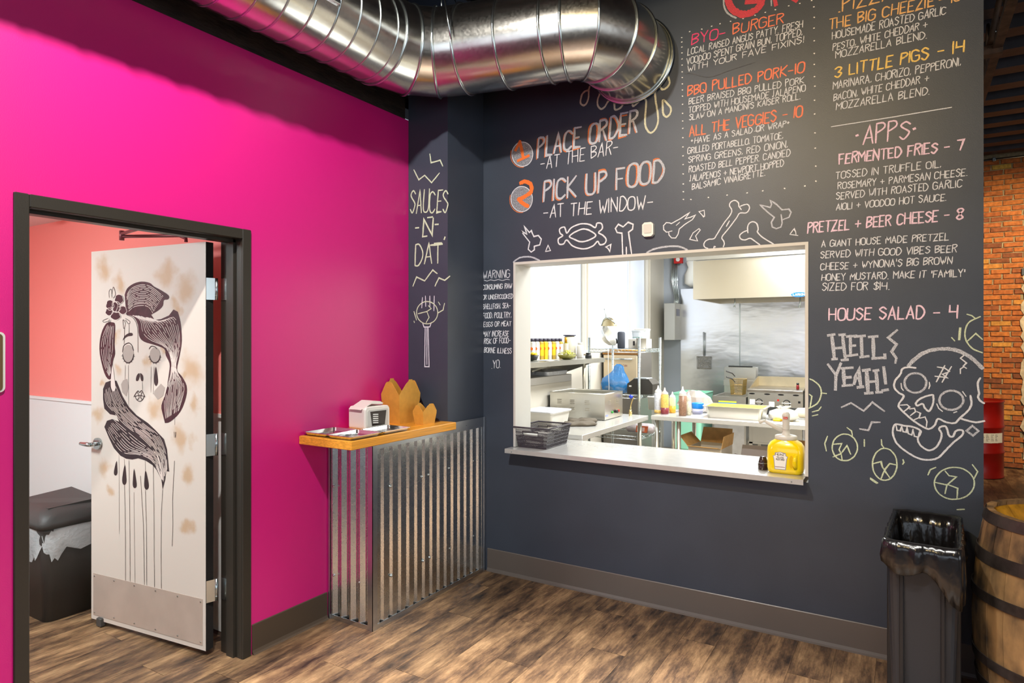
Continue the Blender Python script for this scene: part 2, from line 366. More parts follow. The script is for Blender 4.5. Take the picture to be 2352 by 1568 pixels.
g.box((KX, y0, 0), (PX0-.001, y1, 3.09)); g.box((PX1+.001, y0, 0), (WX1-.16, y1, 3.09)); g.box((PX0-.001, y0, 0), (PX1+.001, y1, PZ0-.03)); g.box((PX0-.001, y0, PZ1+.001), (PX1+.001, y1, 3.09)); struct(g.obj('wall_kitchen_front', M['kwall']), 'cream kitchen side of the menu wall')
g = G(); g.box((KX-.2, BY+WT2+.001, 3.1), (WX1-.16, KY+.1, 3.2)); struct(g.obj('ceiling_kitchen', M['white']))
g = G(); g.box((KX, BY+WT2+.001, -.004), (WX1-.16, KY, .001)); struct(g.obj('floor_kitchen', M['kfloor']))
# restroom shell
RY = 2.2
g = G(); g.box((-3.1, RY, 0), (-.151, RY+.1, 1.18)); g.obj('wall_restroom_lower', M['white']); bpy.data.objects['wall_restroom_lower']['kind'] = 'structure'
g = G(); g.box((-3.1, RY, 1.18), (-.151, RY+.1, 2.5)); struct(g.obj('wall_restroom_upper', M['coral']), 'coral restroom wall above white wainscot')
g = G(); g.box((-3.1, RY-.012, 1.165), (-.16, RY, 1.185)); struct(g.obj('trim_5', M['white']), 'white cap of the wainscot')
g = G(); g.box((-3.2, -.4, 1.18), (-3.1, RY, 2.5)); g.box((-3.1, -.5, 1.18), (-.16, -.4, 2.5)); struct(g.obj('wall_restroom_far', M['coral']))
g = G(); g.box((-3.2, -.4, 0), (-3.1, RY, 1.18)); g.box((-3.1, -.5, 0), (-.16, -.4, 1.18)); g.box((-.158, -.4, 0), (-.152, DY0-.05, 2.4)); struct(g.obj('wall_restroom_near', M['white']))
g = G(); g.box((-3.1, -.4, 2.4), (-.151, RY, 2.46)); struct(g.obj('ceiling_restroom', M['white']))
g = G(); g.smooth = True
p = ony(190, 521, RY); g.lathe([(.001, 0), (.075, 0), (.07, .02), (.03, .03), (.001, .03)], 20, (-1.9, 1.75, 2.369)); tag(g.obj('smoke_detector', M['white_plastic']), 'white round smoke detector on the restroom ceiling', 'detector')
# brick wall far right
BRY = 10.0
g = G(); g.box((KX, BRY+.012, 0), (9, BRY+.2, 4)); brick_wall = struct(g.obj('wall_brick', mat('old mortar', c(150, 134, 104), .9, var=.2, vs=30, bump=.5, bs=60)), 'old orange brick wall beyond the menu wall')
def brick_mat():
    m = bpy.data.materials.new('old brick'); m.use_nodes = True; N = m.node_tree.nodes; L = m.node_tree.links; b = N['Principled BSDF']; b.inputs['Roughness'].default_value = .85
    oi = N.new('ShaderNodeObjectInfo'); rp = N.new('ShaderNodeValToRGB'); L.new(oi.outputs['Random'], rp.inputs[0]); e = rp.color_ramp.elements
    e[0].position = 0; e[0].color = (*c(128, 72, 44), 1); e[1].position = 1; e[1].color = (*c(196, 160, 70), 1)
    for pz, col in ((.2, c(170, 92, 44)), (.5, c(192, 112, 50)), (.8, c(176, 98, 50)), (.93, c(206, 122, 56))): x = e.new(pz); x.color = (*col, 1)
    g_ = N.new('ShaderNodeNewGeometry'); nz = N.new('ShaderNodeTexNoise'); nz.inputs['Scale'].default_value = 25; nz.inputs['Detail'].default_value = 6; L.new(g_.outputs['Position'], nz.inputs['Vector'])
    mr = N.new('ShaderNodeMapRange'); L.new(nz.outputs['Fac'], mr.inputs[0]); mr.inputs[1].default_value = .3; mr.inputs[2].default_value = .7; mr.inputs[3].default_value = .6; mr.inputs[4].default_value = 1.2
    hs = N.new('ShaderNodeHueSaturation'); L.new(rp.outputs[0], hs.inputs['Color']); L.new(mr.outputs[0], hs.inputs['Value']); L.new(hs.outputs[0], b.inputs['Base Color'])
    bp = N.new('ShaderNodeBump'); bp.inputs['Strength'].default_value = .5; L.new(nz.outputs['Fac'], bp.inputs['Height']); L.new(bp.outputs[0], b.inputs['Normal'])
    return m
M['brick'] = brick_mat()
bm_ = []
for k in range(5):
    q = G(); wv = random.Random(k)
    x1, z1 = .196+wv.uniform(-.006, .006), .056+wv.uniform(-.003, .002); j = lambda a=.004: wv.uniform(-a, a)
    q.loft([[(0+j(), 0, j()), (x1+j(), 0, j()), (x1+j(), 0, z1+j()), (j(), 0, z1+j())], [(.004+j(.003), -.016+j(.002), .004+j(.003)), (x1-.004, -.018+j(.002), .003+j(.003)), (x1-.004, -.017+j(.002), z1-.003), (.004, -.017+j(.002), z1-.004+j(.003))]])
    bm_.append(q.mesh('brick', M['brick']))
rest = G(); nb = 0; rb = random.Random(3)
CO = .0645
for r in range(60):
    z = r*CO+.004
    if z > 3.79: break
    off = (r % 2)*.105+rb.uniform(-.02, .02)
    for k in range(-2, 24):
        x = 3.0+k*.209-off
        near = 3.42 < x < 4.20
        if x > 4.02 and .0 < z < 2.42 and x < 5.2: continue     # window reveal
        if near and nb < 296:
            o = bpy.data.objects.new('brick', bm_[rb.randrange(5)]); C.objects.link(o); o.location = (x, BRY+.012+rb.uniform(-.003, .003), z); o.rotation_euler = (rb.uniform(-.02, .02), rb.uniform(-.012, .012), rb.uniform(-.02, .02)); o.parent = brick_wall; nb += 1
        elif z < 3.79: rest.box((x, BRY-.004, z), (x+.196, BRY+.014, z+.055))
o = rest.obj('brickwork', M['brick'], brick_wall); o['kind'] = 'stuff'
# ragged plaster reveal of the window in the brick wall
g = G(); rb = random.Random(5)
xs = [4.10]; poly = [(5.1, .12)]
z = .12
while z < 2.38: poly.append((4.02+rb.uniform(-.018, .03), z)); z += .065
poly += [(4.05, 2.40), (5.1, 2.40)]
g.prism([(a, b_) for a, b_ in poly], .03, 'xz', BRY-.02); struct(g.obj('trim_6', mat('ragged plaster reveal', c(196, 178, 152), .9, var=.2, vs=18, bump=.5, bs=40)), 'ragged plaster edge beside the brickwork')
g = G(); g.box((4.14, BRY-.03, .2), (5.1, BRY-.018, 2.34)); struct(g.obj('window_3', mat('dim window panel', c(150, 138, 132), .4)))
g = G(); g.box((4.02, BRY-.035, 2.36), (5.1, BRY, 2.44)); struct(g.obj('trim_7', mat('grey lintel', c(70, 76, 84), .6)), 'grey lintel set in the brick wall')
g = G(); g.cyl((3.0, BRY-.035, 3.80), (7, BRY-.035, 3.80), .013, n=10)
cd = tag(g.obj('conduit', M['chrome']), 'thin steel conduit along the top of the brick wall', 'conduit')
q = ony(2283, 371, BRY-.035); g = G(); g.box((q.x-.018, BRY-.05, 3.775), (q.x+.018, BRY-.02, 3.825), .004); g.obj('clamp', M['chrome'], cd)
# hanging strut bracket at the roof, upper right
t_ = thing('strut_hanger', 'rusty strut hanger with diagonal rods under the roof deck', 'bracket', (0, 0, 0))
def bp3(px, py, Y): return ony(px, py, Y)
a = ony(2276, 118, 5.2); g = G(); g.box((a.x-.16, 5.16, a.z-.03), (a.x+.06, 5.24, a.z+.03), .004); g.obj('bracket', M['rust'], t_)
g = G(); g.cyl(ony(2272, 110, 5.2), ony(2303, 2, 5.2)+Vector((0, -.1, .12)), .017, n=10); g.obj('rod', M['rust'], t_)
g = G(); g.cyl(ony(2282, 110, 5.2), ony(2324, 2, 5.2)+Vector((0, -.1, .12)), .011, n=10); g.obj('rod', M['rust'], t_)
g = G(); g.cyl((ony(2282, 73, 5.18)), ony(2292, 72, 5.18), .012, n=8); g.obj('clamp', M['chrome'], t_)
# ================================================================== CHALK
GL = {'A': '00 26 40;12 32', 'B': '00 06;~06 36 45 34 03;~03 33 42 31 00', 'C': '~45 26 05 01 20 41', 'D': '00 06;~06 26 44 42 20 00', 'E': '46 06 00 40;03 33', 'F': '46 06 00;03 33',
 'G': '~45 26 05 01 20 41 43;43 23', 'H': '00 06;40 46;03 43', 'I': '00 06', 'J': '26 21;~21 10 01', 'K': '00 06;46 03 40', 'L': '06 00 40', 'M': '00 06 23 46 40', 'N': '00 06 40 46',
 'O': '~26 05 01 20 41 45 26', 'P': '00 06;~06 36 45 34 03', 'Q': '~26 05 01 20 41 45 26;22 40', 'R': '00 06;~06 36 45 34 03;23 40', 'S': '~45 26 05 14 33 42 20 01', 'T': '06 46;26 20',
 'U': '~06 01 20 41 46', 'V': '06 20 46', 'W': '06 10 23 30 46', 'X': '06 40;00 46', 'Y': '06 23 46;23 20', 'Z': '06 46 00 40', '0': '~26 05 01 20 41 45 26', '1': '00 06', '2': '~05 26 45 00;00 40',
 '3': '~05 26 45 23;~23 42 20 01', '4': '06 03 43;46 40', '7': '06 46 20', '8': '~23 45 26 05 23 41 20 01 23', '5': '46 06 04;~04 34 42 20 00', '-': '03 33', '.': '00 10', ',': '11 00', '+': '03 43;21 25',
 "'": '06 04', '"': '06 04;16 14', '*': '04 34;13 25;15 23', '!': '06 02;00 01', '$': '~45 26 05 14 33 42 20 01;27 20', '~': '~02 14 32 44', '^': '03 25 42'}
WD = {'I': .35, '1': .35, '.': .5, ',': .5, "'": .4, '"': .6, '!': .45, ' ': 2.2, '-': 3.4, 'M': 4.6, 'W': 5, 'E': 3.4, 'F': 3.4, 'L': 3.3, 'J': 2.6, '*': 3.4, 'P': 3.4, 'S': 3.6, 'R': 3.6, 'B': 3.6}
rc = random.Random(11); NLAY = [0]
def ribbon(q, P, wd, put, jit=.16):
    """flat chalk stroke of width wd through 2D points; put(u,v,layer) -> 3D"""
    P = [Vector(p[:2]) for p in P]
    Q = [P[0]]
    for p in P[1:]:
        if (p-Q[-1]).length > 1e-5: Q.append(p)
    P = Q
    if len(P) < 2: P = [P[0], P[0]+Vector((wd*.5, 0))]
    closed = len(P) > 4 and (P[0]-P[-1]).length < 1e-5
    if not closed and len(P) > 3 and (P[0]-P[-1]).length < 1e-5: P[-1] = P[-1].lerp(P[-2], .02)
    # subdivide long segments so the edge can wander
    S = [P[0]]
    for a, b in zip(P, P[1:]):
        n = max(1, int((b-a).length/(wd*2.2)))
        for i in range(1, min(n, 14)+1): S.append(a.lerp(b, i/min(n, 14)))
    P = S[:-1] if closed else S; NLAY[0] += 1; lay = (NLAY[0] % 23)*2.2e-5
    vs = []; n = len(P)
    for i, p in enumerate(P):
        a = P[(i-1) % n] if closed else P[max(i-1, 0)]; b = P[(i+1) % n] if closed else P[min(i+1, n-1)]; d = (b-a); d = d.normalized() if d.length > 1e-9 else Vector((1, 0))
        nn = Vector((-d.y, d.x)); k = 1.0
        if closed or 0 < i < n-1:
            d0 = (p-a).normalized(); co = max(.45, abs(d0.dot(d))); k = 1/co
        h1 = wd/2*k*(1+rc.uniform(-jit, jit)); h2 = wd/2*k*(1+rc.uniform(-jit, jit))
        if i == 0 and not closed: p = p-d*wd*.3
        if i == n-1 and not closed: p = p+d*wd*.3
        if i in (0, n-1) and not closed: h1 *= .75; h2 *= .75
        vs += [put(*(p+nn*h1), lay), put(*(p-nn*h2), lay)]
    q.add(vs, [(2*i, 2*i+1, 2*i+3, 2*i+2) for i in range(n-1)]+([(2*n-2, 2*n-1, 1, 0)] if closed else []))
def glyph(ch):
    out = []
    for s_ in GL.get(ch, '').split(';'):
        s_ = s_.strip()
        if not s_: continue
        sm = s_[0] == '~'; P = [(int(a[0]), int(a[1])) for a in s_.lstrip('~').split()]
        if sm: P = crom(P, 4, closed=P[0] == P[-1])
        out.append(P)
    return out
class Wall:
    """writes on a plane y=Y of the room (facing -y)"""
    def __init__(s, Y, parent, T=(0, 0, 1)): s.Y = Y; s.par = parent; s.T = T
    def fr(s, ox, oy, k): s.T = (ox, oy, k); return s
    def uv(s, x, y):
        p = ony(s.T[0]+x/s.T[2], s.T[1]+y/s.T[2], s.Y); return (p.x, p.z)
    def put(s, off=.0012): return lambda u, v, l: (u, s.Y-off-l, v)
    def sz(s, x, y, l):   # length in zoom px to metres on the wall
        d = ray(s.T[0]+x/s.T[2], s.T[1]+y/s.T[2]); t = (s.Y-CAM.y)/d.y; return l/s.T[2]*t/F
    def text(s, x0, y0, x1, y1, h, txt, m, wd=None, dx=0., dz=0., off=.0012, slant=.06, name='chalk_lettering', xtra=0.):
        a = s.uv(x0, y0); b = s.uv(x1, y1); H = s.sz(x0, y0, h)*(.84 if len(txt) > 15 else .93); adv = [WD.get(ch, 4) for ch in txt]; gap = 1.25
        tot = sum(adv)+gap*(len(txt)-1); L = b[0]-a[0]; k = L/tot; q = G(); u = 0
        W = wd or H*.13; W = s.sz(x0, y0, wd) if wd else H*.13
        for ch, ad in zip(txt, adv):
            jx, jz, jr, js = rc.uniform(-.12, .12), rc.uniform(-.03, .03)*H, rc.uniform(-.05, .05), rc.uniform(.92, 1.06)
            base = a[1]+(b[1]-a[1])*(u/tot)
            for P in glyph(ch):
                if ch in '-+*~': js = .9
                wdt = ad/ (4 if ch not in '-' else 3.)
                if ch in 'I1': wdt = 1
                if ch in ".,'\"!": wdt = .5
                pts = [(a[0]+(u+jx+p[0]*(wdt if ch not in '-' else 1)*.98)*k+p[1]/6*H*(slant+jr)+dx, base+jz+p[1]/6*H*js+dz) for p in P]
                ribbon(q, pts, W, s.put(off))
            u += ad+gap
        return q.obj(name, m, s.par)
    def lines(s, LL, m, wd, name='chalk_drawing', label=None, smooth=False, off=.0012):
        q = G(); w_ = s.sz(LL[0][0][0], LL[0][0][1], wd)
        for P in LL:
            cl = len(P) > 3 and P[0] == P[-1]
            P = crom(P, 5, cl) if smooth else P
            ribbon(q, [s.uv(*p) for p in P], w_, s.put(off))
        kw = {'label': label} if label else {}
        return q.obj(name, m, s.par, **kw)
    def ell(s, cx, cy, rx, ry, a0=0, a1=360, n=34, jit=0):
        P = [(cx+rx*math.cos(math.radians(a0+(a1-a0)*i/n))+rc.uniform(-jit, jit)*.35, cy+ry*math.sin(math.radians(a0+(a1-a0)*i/n))+rc.uniform(-jit, jit)*.35) for i in range(n+1)]
        if a1-a0 == 360: P[-1] = P[0]
        return P
WH = chalk('white chalk', c(222, 226, 232), .75); WHB = chalk('bold white chalk', c(212, 217, 226), .5); ORC = chalk('orange chalk', c(226, 128, 72), .6)
SAL = chalk('salmon chalk', c(252, 142, 108), .8); HOT = chalk('pink chalk', c(246, 84, 134), .8); PCH = chalk('peach chalk', c(240, 190, 124), .75); YLW = chalk('yellow chalk', c(246, 212, 120), .75)
PNK = chalk('pale pink chalk', c(244, 214, 232), .7); GRN = chalk('pale green chalk', c(216, 230, 196), .62); GRN2 = chalk('bright green chalk', c(196, 222, 172), .6); CRM = chalk('cream chalk', c(226, 226, 196), .6)
REDC = chalk('red chalk', c(232, 84, 96), .6)
Wb = Wall(BY, wall_back)
Z = Wb.fr(1540, 0, 3.408)
Z.text(165, 352, 435, 290, 85, 'BYO-', HOT, 9); Z.text(490, 270, 885, 182, 85, 'BURGER', SAL, 9)
for r in [(135, 432, 1035, 212, 58, 'LOCAL RAISED ANGUS PATTY. FRESH'), (128, 505, 1030, 275, 58, 'VOODOO SPENT GRAIN BUN, TOPPED,'), (133, 563, 1045, 332, 52, 'WITH YOUR FAVE FIXINS!'),
          (142, 818, 1045, 650, 58, 'BEER BRAISED BBQ PULLED PORK'), (142, 885, 1055, 712, 56, 'TOPPED WITH HOUSEMADE JALAPENO'), (147, 942, 1015, 775, 52, "SLAW ON A MANCINI'S KAISER ROLL."),
          (160, 1128, 935, 985, 52, '*HAVE AS A SALAD OR WRAP*'), (135, 1205, 880, 1085, 56, 'GRILLED PORTABELLO, TOMATOE,'), (140, 1275, 915, 1155, 58, 'SPRING GREENS, RED ONION,'),
          (145, 1350, 935, 1220, 56, 'ROASTED BELL PEPPER. CANDIED'), (150, 1420, 885, 1300, 56, 'JALAPENOS + NEWPORT HOPPED'), (170, 1485, 740, 1372, 56, 'BALSAMIC VINAIGRETTE.')]:
    Z.text(*r, WH, 6)
Z.text(135, 750, 1045, 567, 88, 'BBQ PULLED PORK-10', SAL, 10); Z.text(150, 1068, 1030, 912, 95, 'ALL THE VEGGIES - 10', SAL, 10)
Z.lines([[(655, 1028), (705, 1018)]], WH, 4, 'chalk_lettering')
dots = [(88+i*.6, y) for i, y in enumerate([295, 330, 370, 415, 463, 510, 562, 607, 657, 704, 752, 817, 887, 947, 1005, 1077, 1150, 1220, 1288, 1360, 1440, 1500, 1560])]
dots += [(1105, 5), (1122, 55), (1125, 135), (1123, 222), (1125, 320), (1125, 418), (1125, 505), (1127, 600), (1130, 675), (1127, 785), (1128, 893), (1131, 1040), (1133, 1160), (1137, 1300), (1138, 1417)]
dots += [(150, 248), (245, 228), (322, 207), (388, 187), (470, 167), (568, 145), (662, 120), (742, 98), (821, 76), (925, 47), (1012, 28), (160, 1560), (297, 1545), (443, 1527), (600, 1510), (722, 1494), (893, 1474), (1052, 1456)]
Z.lines([[(x-2, y), (x+3, y+rc.uniform(-2, 2))] for x, y in dots], chalk('dot chalk', c(240, 240, 238), 1.), 10, 'chalk_dots', 'dotted chalk border around the burger menu')
Z.lines([[(448, -60), (452, 10), (485, 75), (560, 112), (640, 95), (700, 45), (716, -20)], [(600, 12), (690, 6)], [(716, -20), (690, 6)]], REDC, 52, 'chalk_lettering', 'bottom of a big red chalk heading', True)
Z.lines([[(418, -20), (418, 40), (438, 92), (478, 125), (515, 142)]], WHB, 13, 'chalk_lettering', None, True); Z.lines([[(812, -30), (826, 38)], [(940, -20), (985, 6)]], REDC, 38, 'chalk_lettering'); Z.lines([[(788, -30), (790, 45)]], WHB, 12, 'chalk_lettering')
Z.lines([[(120, 580), (160, 575), (300, 605), (440, 560), (560, 520), (660, 490)]], chalk('faint smear', c(110, 112, 114), .35), 5, 'chalk_smear', None, True)
Z = Wb.fr(1860, 0, 3.408)
Z.text(225, 95, 740, -28, 115, '.PIZZAS', PCH, 11)
Z.text(150, 232, 970, 48, 84, 'THE BIG CHEEZIE', PCH, 10); Z.text(1010, 40, 1180, 5, 84, '- 10', PCH, 10)
for r in [(175, 308, 1065, 110, 68, 'HOUSEMADE ROASTED GARLIC'), (180, 398, 920, 218, 64, 'PESTO, WHITE CHEDDAR +'), (202, 458, 915, 298, 64, 'MOZZARELLA BLEND.'), (182, 700, 1180, 512, 68, 'MARINARA, CHORIZO, PEPPERONI,'),
          (187, 790, 930, 640, 66, 'BACON, WHITE CHEDDAR +'), (205, 860, 935, 738, 68, 'MOZZARELLA BLEND.'), (202, 1402, 1025, 1308, 64, 'TOSSED IN TRUFFLE OIL,'), (220, 1482, 1230, 1374, 62, 'ROSEMARY + PARMESAN CHEESE.'), (207, 1562, 1190, 1462, 64, 'SERVED WITH ROASTED GARLIC')]:
    Z.text(*r, WH, 6.5)
Z.text(195, 610, 1205, 402, 98, '3 LITTLE PIGS - 14', YLW, 12); Z.lines([[(168, 992), (640, 918), (1110, 840)]], WH, 7)
Z.text(415, 1130, 775, 1082, 150, 'APPS', PNK, 12); Z.lines([[(365, 1062), (375, 1058)], [(813, 1010), (823, 1006)]], PNK, 22, 'chalk_lettering'); Z.text(230, 1285, 1200, 1172, 92, 'FERMENTED FRIES - 7', PNK, 12)
Z = Wb.fr(1840, 440, 4.355)
for r in [(350, 185, 1450, 88, 78, 'AIOLI + VOODOO HOT SAUCE.'), (205, 555, 1475, 483, 76, 'A GIANT HOUSE MADE PRETZEL'), (195, 665, 1555, 605, 78, 'SERVED WITH GOOD VIBES BEER'), (195, 785, 1510, 720, 80, "CHEESE + WYNONA'S BIG BROWN"),
          (205, 890, 1640, 848, 76, 'HONEY MUSTARD. MAKE IT "FAMILY"'), (212, 990, 880, 978, 78, 'SIZED FOR $14.')]:
    Z.text(*r, WH, 8.5)
Z.text(65, 415, 1615, 272, 118, 'PRETZEL + BEER CHEESE - 8', PNK, 14); Z.text(280, 1285, 1560, 1262, 125, 'HOUSE SALAD - 4', PNK, 15)
Z = Wb.fr(1120, 240, 5.345)
for dx_, dz_, m_, w_, o_ in ((-.0062, -.0035, ORC, 20, .0011), (0, 0, WHB, 26, .0018)):
    Z.text(615, 655, 1835, 330, 262, 'PLACE ORDER', m_, w_, dx_, dz_, o_); Z.text(690, 1195, 2150, 940, 272, 'PICK UP FOOD', m_, w_, dx_, dz_, o_)
Z.text(650, 800, 1600, 590, 158, '-AT THE BAR-', WH, 12); Z.text(685, 1400, 2030, 1270, 165, '-AT THE WINDOW-', WH, 14)
hat = chalk('rubbed grey chalk', c(176, 178, 184), .38, sc_=260)
for cx_, cy_, rx_, ry_ in ((428, 610, 128, 150), (420, 1160, 132, 155)):
    q = G(); pts = [Z.uv(*p) for p in Z.ell(cx_, cy_, rx_, ry_)][:-1]; q.add([(u, BY-.0009, v) for u, v in pts], [tuple(range(len(pts)))[::-1]]); q.obj('chalk_disc', hat, wall_back)
    Z.lines([Z.ell(cx_, cy_, rx_, ry_, jit=2)], WH, 10); Z.lines([Z.ell(cx_-8, cy_+6, rx_+8, ry_+6, 80, 200)], ORC, 9)
OC2 = chalk('solid orange chalk', c(238, 122, 58), 1.0)
Z.lines([[(345, 560), (400, 455)], [(400, 455), (440, 660)], [(375, 690), (505, 628)]], OC2, 46, 'chalk_lettering', 'orange chalk numeral one', off=.0022)
Z.lines([[(405, 965), (470, 945), (535, 985), (535, 1070), (460, 1130), (380, 1165)], [(380, 1160), (440, 1220), (500, 1245)]], OC2, 50, 'chalk_lettering', 'orange chalk numeral two', True, .0022)
Z = Wb.fr(1320, 0, 4.752)
Z.lines([[(165, 945), (155, 985), (152, 1060), (130, 1130), (95, 1150), (65, 1120), (78, 1040), (110, 1000), (150, 985)], [(283, 945), (275, 1020), (252, 1090), (255, 1155), (290, 1190), (330, 1165), (365, 1110), (405, 1080), (432, 1110), (440, 1192), (490, 1185), (540, 1130), (600, 1075), (625, 1100), (640, 1158), (690, 1120), (750, 1073), (780, 1110), (772, 1250), (772, 1370), (812, 1442), (850, 1442), (892, 1390), (912, 1290), (888, 1120), (880, 1010), (920, 940), (960, 978), (1012, 950), (1038, 900), (1015, 820), (1018, 765)],
         [(965, 1095), (962, 1200), (975, 1255), (1008, 1275), (1042, 1240), (1050, 1180), (1010, 1130), (965, 1095)]], CRM, 20, 'chalk_drawing', 'cream chalk dripping line with drops', True)
Z = Wb.fr(900, 0, 2.45)
Z.lines([[(745, 1272), (775, 1308), (785, 1298), (800, 1330), (825, 1325), (842, 1345), (833, 1378), (802, 1385), (803, 1405), (785, 1418), (768, 1402), (776, 1362), (728, 1300), (762, 1318), (745, 1272)]], WH, 7, label='small splintered chalk bone')
Z.lines([[(865, 1415), (880, 1380), (893, 1410), (865, 1415)], [(1205, 1390), (1232, 1375), (1228, 1415), (1216, 1396), (1205, 1390)]], WH, 6, label='chalk bone chips')
Z.lines([[(985, 1310), (972, 1278), (945, 1288), (948, 1312), (962, 1326), (937, 1345), (942, 1372), (966, 1372), (985, 1350), (1020, 1385), (1080, 1400), (1130, 1385), (1158, 1358), (1172, 1376), (1198, 1370), (1206, 1345), (1186, 1322), (1164, 1308), (1185, 1285), (1180, 1258), (1155, 1256), (1145, 1280), (1110, 1262), (1060, 1260), (1012, 1280), (985, 1310)], [(1000, 1330), (1035, 1303), (1080, 1288), (1120, 1300), (1148, 1325), (1110, 1350), (1065, 1360), (1025, 1345), (1000, 1330)]], WH, 8, label='chalk bone circled around an oval', smooth=True)
Z.lines([[(1300, 1435), (1295, 1312), (1268, 1308), (1258, 1285), (1275, 1262), (1302, 1276), (1330, 1250), (1358, 1262), (1355, 1290), (1332, 1306), (1350, 1430)], [(1320, 1390), (1320, 1430)]], WH, 8, label='upright chalk bone above the window')
Z.lines([[(685, 1475), (720, 1450), (780, 1445), (832, 1465)], [(1435, 1422), (1480, 1400), (1560, 1386), (1620, 1388), (1662, 1406)]], WHB, 9, label='chalk arcs above the window', smooth=True)
Z = Wb.fr(1500, 440, 6.533)
Z.lines([[(275, 480), (420, 400), (550, 312), (480, 408), (560, 385), (636, 352), (590, 420), (480, 490), (395, 560), (375, 640), (340, 695), (280, 695), (240, 650), (235, 605), (200, 608), (160, 570), (158, 510), (200, 465), (250, 468), (275, 480)], [(240, 600), (285, 590)], [(350, 505), (400, 460)]], WH, 15, label='splintered chalk bone right of the sensor')
Z.lines([[(690, 300), (768, 280), (775, 370), (762, 380), (690, 300)], [(550, 715), (600, 620), (690, 555), (710, 575), (640, 665), (670, 742), (550, 715)], [(2055, 640), (2115, 555), (2140, 600), (2145, 640)], [(2055, 642), (2175, 658)]], WH, 13, label='chalk shards between the bones')
Z.lines([[(1325, 270), (1290, 220), (1280, 165), (1225, 132), (1165, 160), (1148, 210), (1180, 270), (1165, 340), (1060, 480), (960, 640), (915, 705), (840, 715), (785, 745), (762, 795), (780, 835), (825, 852)], [(1310, 220), (1360, 200), (1420, 192), (1448, 235), (1430, 290), (1390, 320), (1300, 325), (1250, 400), (1130, 560), (1035, 680), (1060, 740), (1070, 780), (1055, 828)], [(1145, 440), (1100, 522)], [(912, 850), (920, 822), (938, 830)]], WH, 17, label='long slanted chalk bone', smooth=True)
Z.lines([[(1425, 618), (1420, 530), (1450, 470), (1510, 452), (1560, 485), (1578, 560), (1570, 610), (1650, 690), (1815, 790)], [(1425, 580), (1350, 610), (1300, 660), (1320, 710), (1380, 725), (1460, 700), (1530, 745), (1605, 800)]], WH, 18, label='chalk bone at the corner of the window', smooth=True)
Z.lines([[(1605, 200), (1700, 222), (1760, 238), (1780, 190), (1762, 130), (1850, 190), (1935, 272), (2040, 262), (2072, 310), (2040, 385), (1950, 420)], [(1605, 200), (1720, 310), (1820, 385), (1775, 460), (1790, 530), (1850, 555), (1920, 530), (1940, 470), (1922, 345)]], WHB, 20, label='broken chalk bone with a jagged crown')
Z = Wb.fr(1840, 700, 3.267)
SK = []
Z.lines([[(805, 455), (860, 400), (930, 355), (1020, 332), (1110, 330), (1200, 352), (1280, 400), (1360, 475)]], WHB, 26, label='thick chalk line of the skull crown', smooth=True)
Z.lines([[(860, 472), (800, 468), (760, 480), (745, 520), (705, 570), (700, 620), (735, 660), (770, 685), (733, 745), (745, 780), (820, 850), (890, 900), (955, 930), (1000, 905), (1028, 855), (1090, 880), (1155, 885), (1190, 850), (1255, 790), (1278, 740), (1270, 680)], [(1195, 850), (1240, 865), (1310, 880), (1376, 870)], [(1345, 548), (1325, 590), (1335, 660), (1328, 690), (1345, 720), (1374, 738)],
          [(980, 675), (900, 700), (862, 735), (872, 755), (912, 742), (930, 775), (962, 795), (990, 740), (992, 690), (980, 675)],
          [(710, 895), (770, 905), (840, 915), (893, 940), (895, 965), (875, 1000), (890, 1045), (930, 1080), (970, 1090), (1020, 1060), (1050, 1000), (1052, 960), (1035, 930), (1052, 912), (1088, 915), (1110, 980), (1140, 985), (1162, 945), (1210, 940), (1210, 975), (1150, 1025), (1090, 1085), (1030, 1145), (960, 1162), (880, 1150), (790, 1100), (720, 1040), (692, 980), (690, 930), (710, 895)]], WH, 13, 'chalk_drawing', 'white chalk skull with open jaw', True)
Z.lines([Z.ell(858, 585, 82, 74, jit=2), Z.ell(1127, 715, 90, 72, jit=2)], WHB, 15, label='round chalk eye sockets')
Z.lines([[(745, 752), (795, 748), (815, 765), (790, 785), (770, 800)], [(815, 780), (850, 775), (860, 800), (820, 830)], [(870, 800), (895, 812), (885, 845), (850, 860)], [(890, 850), (930, 840), (945, 875), (940, 915)], [(712, 900), (720, 940), (745, 945), (755, 910)], [(755, 910), (765, 950), (790, 955), (795, 918)], [(797, 925), (805, 965), (830, 975), (840, 932)], [(840, 935), (850, 985), (880, 992), (888, 950)],
          [(750, 588), (755, 625), (768, 642)], [(962, 580), (966, 605), (958, 628)], [(1018, 742), (1032, 775), (1060, 798)], [(1212, 650), (1237, 685)], [(1145, 808), (1168, 800)], [(1222, 378), (1195, 400), (1240, 435), (1215, 460), (1240, 476)], [(1220, 465), (1195, 480), (1195, 515)],
          [(1078, 455), (1015, 577)], [(1128, 462), (1058, 580)], [(1022, 465), (1080, 475), (1115, 500), (1060, 520), (1100, 545), (1005, 535)]], WH, 9, label='chalk teeth and cracks of the skull')
Z.lines([[(1285, 905), (1332, 945), (1290, 980), (1240, 945), (1285, 905)], [(303, 768), (375, 735), (470, 795), (535, 730), (625, 797)], [(440, 930), (505, 940), (530, 880), (592, 880)]], WHB, 14, label='chalk zigzags beside the skull')
Z.lines([[(720, 190), (655, 245), (718, 295), (678, 350), (715, 400), (708, 435)]], WHB, 20, label='chalk lightning bolt')
